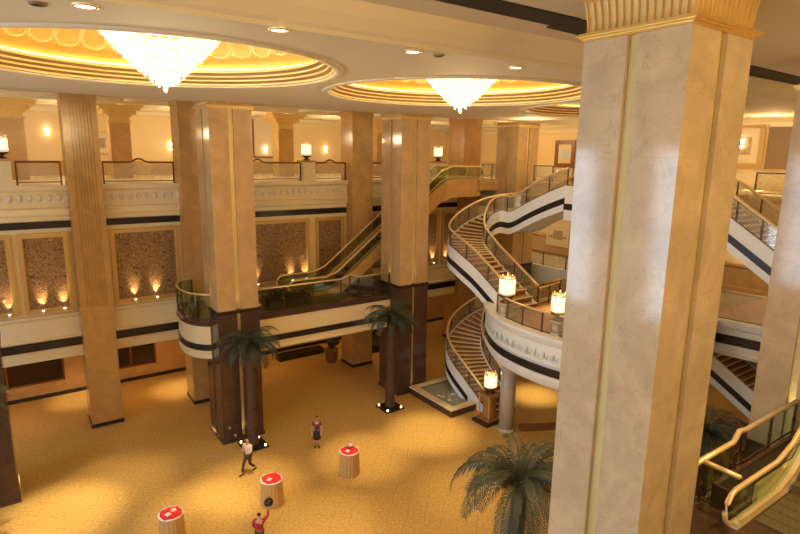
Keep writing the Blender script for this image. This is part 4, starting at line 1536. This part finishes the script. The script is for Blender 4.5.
def person(x, y, rz, label, legs, arms, top_mat, leg_mat, long_hair=False, skirt=False, h=1.0, lean=0.0):
    """faces -Y before rotation. legs/arms: lists of joints per side (left, right)"""
    root = empty('person', (x, y, 0), rz, label, 'person')
    V, E, Rr = [], [], []
    V.append((0, 0, .93)); Rr.append((.15, .11))
    t_ = chain(V, E, Rr, 0, [((0, -.01 - lean * .3, 1.08), (.13, .10)), ((0, -.02 - lean * .7, 1.25), (.15, .11)), ((0, -lean, 1.40), (.14, .09)), ((0, -.01 - lean, 1.49), (.055, .055)), ((0, -.02 - lean, 1.56), (.065, .07)), ((0, -.03 - lean, 1.64), (.078, .095)), ((0, -.025 - lean, 1.72), (.065, .08))])
    for hip, knee, ank, toe in legs:
        chain(V, E, Rr, 0, [(hip, .095), (tuple((a + b) / 2 for a, b in zip(hip, knee)), .082), (knee, .058), (tuple((a * .65 + b * .35) for a, b in zip(knee, ank)), .056), (ank, .038), (toe, .035)])
    for sh, el, wr, hd in arms:
        chain(V, E, Rr, t_[2], [(sh, .058), (el, .042), (wr, .028), (hd, (.034, .022))])
    me = skin_mesh('body', V, E, Rr, 2)
    bm = bmesh.new(); bm.from_mesh(me)
    # fingers, ears and nose added to the same surface
    for sh, el, wr, hd in arms:
        d = (Vector(hd) - Vector(wr)).normalized()
        s1 = d.cross(Vector((0, 0, 1)));
        s1 = s1.normalized() if s1.length > .1 else Vector((0, 1, 0))
        for q, (off, ln) in enumerate(((-.028, .06), (-.010, .075), (.009, .07), (.027, .055), (-.045, .045))):
            fm = MB()
            st = Vector(hd) + s1 * off * .8 + d * (.0 if q < 4 else -.03)
            dv = d if q < 4 else (d - s1 * 1.0).normalized()
            mid = st + dv * ln * .6
            tip = mid + (dv + Vector((0, 0, -.5))).normalized() * ln * .5
            fm.tube([st - dv * .03, mid, tip], [.010, .009, .006], 6)
            tm = fm.mesh('t'); bm.from_mesh(tm); bpy.data.meshes.remove(tm)
    for s_ in (-1, 1):
        em = MB().lathe([(0, -.02), (.012, -.01), (.012, .015), (0, .025)], 8, c=(s_ * .082, -.02 - lean))
        for i in range(len(em.v)): em.v[i] = (em.v[i][0], em.v[i][1], em.v[i][2] + 1.65)
        tm = em.mesh('t'); bm.from_mesh(tm); bpy.data.meshes.remove(tm)
    nm = MB().tube([(0, -.115 - lean, 1.675), (0, -.142 - lean, 1.64)], [.008, .014], 6)
    tm = nm.mesh('t'); bm.from_mesh(tm); bpy.data.meshes.remove(tm)
    bm.to_mesh(me); bm.free()
    link(me, 'body', 'skin', root)
    # eyes and mouth
    for s_ in (-1, 1):
        MB().lathe([(0, 1.667), (.010, 1.675), (0, 1.683)], 8, c=(s_ * .03, -.116 - lean)).build('eye', 'hair', root)
    MB().box(-.022, -.124 - lean, 1.602, .022, -.112 - lean, 1.610).build('mouth', 'top_pink', root)
    # top
    V, E, Rr = [(0, 0, .93)], [], [(.165, .125)]
    t_ = chain(V, E, Rr, 0, [((0, -.01 - lean * .3, 1.08), (.15, .12)), ((0, -.02 - lean * .7, 1.25), (.17, .13)), ((0, -lean, 1.40), (.155, .10)), ((0, -.01 - lean, 1.455), (.075, .07))])
    for sh, el, wr, hd in arms:
        chain(V, E, Rr, t_[2], [(sh, .075), (el, .056), (tuple(a * .75 + b * .25 for a, b in zip(wr, el)), .042)] if not skirt else [(sh, .072), (tuple(a * .6 + b * .4 for a, b in zip(el, sh)), .06)])
    link(skin_mesh('top', V, E, Rr, 2), 'shirt' if not skirt else 'jacket', top_mat, root)
    if skirt:
        MB().lathe([(.15, .98), (.17, .9), (.20, .62), (.21, .5), (.17, .5), (.1, .9)], 20).build('skirt', leg_mat, root)
    else:
        V, E, Rr = [(0, 0, .92)], [], [(.155, .12)]
        for hip, knee, ank, toe in legs:
            chain(V, E, Rr, 0, [(hip, .108), (tuple((a + b) / 2 for a, b in zip(hip, knee)), .094), (knee, .073), (tuple(a * .9 + b * .1 for a, b in zip(ank, knee)), .062)])
        link(skin_mesh('trousers', V, E, Rr, 2), 'trousers', leg_mat, root)
    for hip, knee, ank, toe in legs:
        d = Vector((toe[0] - ank[0], toe[1] - ank[1], 0)).normalized()
        a0 = Vector(ank)
        zf = max(.0, min(ank[2], toe[2]) - .07)
        MB().tube([a0 - d * .06 + Vector((0, 0, -ank[2] + .045 + zf)), a0 + Vector((0, 0, -ank[2] + .06 + zf)), a0 + d * .12 + Vector((0, 0, -ank[2] + .042 + zf)), a0 + d * .19 + Vector((0, 0, -ank[2] + .03 + zf))], [.04, .05, .042, .028], 10).build('shoe', 'shoe', root)
    # hair
    V, E, Rr = [(0, .0 - lean, 1.74)], [], [(.085, .10)]
    if long_hair:
        chain(V, E, Rr, 0, [((0, .05 - lean, 1.66), (.09, .07)), ((0, .065 - lean, 1.54), (.085, .045)), ((0, .06 - lean, 1.42), (.07, .035))])
    else:
        chain(V, E, Rr, 0, [((0, .035 - lean, 1.68), (.082, .07)), ((0, .04 - lean, 1.61), (.06, .045))])
    link(skin_mesh('hair', V, E, Rr, 2), 'hair', 'hair', root)
    root.scale = (h, h, h)
    return root


ST = [((-.09, 0, .88), (-.10, -.01, .48), (-.10, .01, .08), (-.11, -.14, .04)), ((.09, 0, .88), (.10, -.01, .48), (.10, .01, .08), (.11, -.14, .04))]
WK = [((-.09, 0, .88), (-.10, -.24, .50), (-.10, -.36, .09), (-.10, -.50, .05)), ((.09, 0, .88), (.10, -.02, .48), (.10, .34, .14), (.10, .24, .05))]
# man walking, both hands raised to the face
person(8.36, 24.11, -1.05, 'man in white shirt and dark trousers walking past a palm, hands raised', WK,
       [((-.20, 0, 1.40), (-.24, -.10, 1.14), (-.10, -.26, 1.32), (-.06, -.27, 1.42)), ((.20, 0, 1.40), (.25, -.10, 1.14), (.12, -.30, 1.25), (.05, -.36, 1.30))], 'shirt_white', 'trousers', h=1.0)
person(12.13, 24.43, -.5, 'woman in black skirt and dark plum top standing alone on the carpet', ST,
       [((-.18, 0, 1.38), (-.25, .0, 1.12), (-.27, -.06, .88), (-.27, -.08, .80)), ((.18, 0, 1.38), (.25, -.02, 1.12), (.22, -.14, .92), (.2, -.18, .85))], 'top_pink', 'dress', True, True, h=.98)
pr_ = person(6.75, 18.55, 2.6, 'person in red top raising a dark bag, cut by the bottom edge', ST,
             [((-.19, 0, 1.40), (-.30, -.22, 1.45), (-.30, -.42, 1.66), (-.30, -.46, 1.74)), ((.19, 0, 1.40), (.25, -.05, 1.14), (.22, -.2, .95), (.2, -.25, .9))], 'red_shirt', 'trousers', h=.96)
ang = 2.6
lx, ly, lz = -.30, -.5, 1.86
hx = 6.75 + (lx * math.cos(ang) - ly * math.sin(ang)) * .96
hy = 18.55 + (lx * math.sin(ang) + ly * math.cos(ang)) * .96
bg = empty('handbag', (hx, hy, lz * .96 - .13), .4, 'dark bag held up by the person in red', 'bag')
MB().lathe([(.1, 0), (.17, .04), (.19, .13), (.14, .22), (.05, .25)], 14).build('pouch', 'black_plastic', bg)
MB().tube([(-.1, 0, .2), (-.08, 0, .3), (0, 0, .34), (.08, 0, .3), (.1, 0, .2)], .012, 6).build('strap', 'black_plastic', bg)

# ------------------------------------------------------------------ ceiling fittings
dl = None
vis = [((38, 3), 'unlit round ceiling fitting at the top left corner', False), ((85, 5), 'bright downlight at the top left', True), ((279, 29), 'bright downlight right of the first dome', True),
       ((413, 51), 'bright downlight left above the second chandelier', True), ((516, 67), 'bright downlight right of the second chandelier', True), ((439, 55), 'tiny unlit ceiling sensor above the second chandelier', False)]
dproto = {}
for (px, py), lab, lit in vis:
    x, y = rp(px, py, CEIL)
    if lit not in dproto:
        o = dproto[lit] = empty('downlight', (x, y, CEIL))
        r = .2 if lit else .14
        MB().lathe([(r, 0), (r, -.03), (r - .04, -.04), (r - .04, 0)], 24, cap=False).build('bezel', 'brass' if lit else 'grille', o)
        MB().lathe([(r - .04, -.012), (r - .045, -.02), (0, -.02)], 24).build('lens', 'downlight_glow' if lit else 'slot', o)
    else:
        o = copy_tree(dproto[lit]); o.location = (x, y, CEIL)
    tag(o, lab, 'ceiling light', 'recessed ceiling fittings')
    if lit:
        light('downlight_beam', 'SPOT', (x, y, CEIL - .1), 1600, SOFT, rot=(0, 0, 0), spot_size=1.1, spot_blend=.6, shadow_soft_size=.12)

# dark air slots
sl = MB().prism([(3.5, 8.4), (10.6, 8.42), (10.6, 9.2), (3.5, 9.08)], CEIL + .59, CEIL + .619).build('air_slot', 'slot')
tag(sl, 'long dark air slot in the ceiling left of the foreground column capital', 'air slot')
sl = MB().prism([(10.65, 8.45), (19.5, 9.0), (26, 9.2), (26, 10.1), (22, 10.05), (10.65, 9.4)], CEIL + .59, CEIL + .619).build('air_slot', 'slot')
tag(sl, 'dark air slot in the ceiling right of the foreground column', 'air slot')
vp = None
for (px, py), lab in (((28, 86), 'small dark vent in the gallery ceiling left of the fluted pillar'), ((101, 91), 'small dark vent just right of the fluted pillar capital'),
                      ((142, 94), 'small dark vent in the gallery ceiling near the walkway column'), ((16, 105), 'small dark vent in the gallery ceiling at the far left')):
    x, y = rp(px, py, GCEIL)
    if vp is None:
        m = MB().box(-.22, -.22, -.03, .22, .22, 0)
        for k in range(5): m.box(-.2, -.18 + k * .09, -.05, .2, -.16 + k * .09, -.03)
        vp = o = m.build('ceiling_vent', 'slot')
    else:
        o = vp.copy(); COL.objects.link(o)
    o.location = (x, y, GCEIL)
    tag(o, lab, 'ceiling vent', 'vents in the gallery ceiling')

light('near_walkway_fill', 'SPOT', (15.0, 2.5, CEIL + .55), 2500, SOFT, to=(15.5, 5, 7), spot_size=.7, spot_blend=.8, shadow_soft_size=.15)  # added fill without a fitting, brightens the near walkway and trough
light('near_gallery_fill', 'POINT', (14, -2.5, 15.6), 350, SOFT, shadow_soft_size=.3)  # unseen fill added to lift the dark near ceiling
light('near_gallery_fill', 'POINT', (24, 1.5, 15.2), 350, SOFT, shadow_soft_size=.3)  # second added fill for the near ceiling, farther right
# ------------------------------------------------------------------ lamps' light beyond the visible fittings
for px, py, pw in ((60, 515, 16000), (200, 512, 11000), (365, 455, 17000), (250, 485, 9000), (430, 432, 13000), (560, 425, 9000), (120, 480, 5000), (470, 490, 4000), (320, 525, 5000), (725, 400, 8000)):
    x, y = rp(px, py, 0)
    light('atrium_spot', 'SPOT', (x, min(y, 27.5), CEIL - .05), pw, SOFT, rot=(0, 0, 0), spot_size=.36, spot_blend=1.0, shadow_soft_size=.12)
for px, py, pw in ((290, 345, 900), (180, 388, 600), (80, 398, 500), (535, 395, 900)):
    x, y = rp(px, py, 0)
    light('arcade_spot', 'SPOT', (x, y, 3.9), pw, SOFT, rot=(0, 0, 0), spot_size=1.1, spot_blend=1.0, shadow_soft_size=.12)
for x in (-2, 3.8, 10.5, 14.5, 22, 31):
    light('gallery_lamp', 'POINT', (x, 40.5, 16.2), 230, (1.0, 0.80, 0.50), shadow_soft_size=.3)
for x in (-1, 6, 14, 22):
    light('arcade_lamp', 'POINT', (x, 36.2, 3.7), 90, WARM, shadow_soft_size=.2)
for y in (4, 14, 24, 33):
    light('end_gallery_lamp', 'POINT', (34, y, 16.4), 260, SOFT, shadow_soft_size=.3)
    light('end_balcony_lamp', 'POINT', (35.5, y, 11.5), 200, SOFT, shadow_soft_size=.3)
light('distant_column_fill', 'POINT', (28, 25.5, 16.6), 260, SOFT, shadow_soft_size=.2)  # added fill with no fitting, brightens the distant column
for cx, cy in COVES:
    light('dome_lamp', 'POINT', (cx, cy, CEIL + 1.5), 90, WARM, shadow_soft_size=.4)
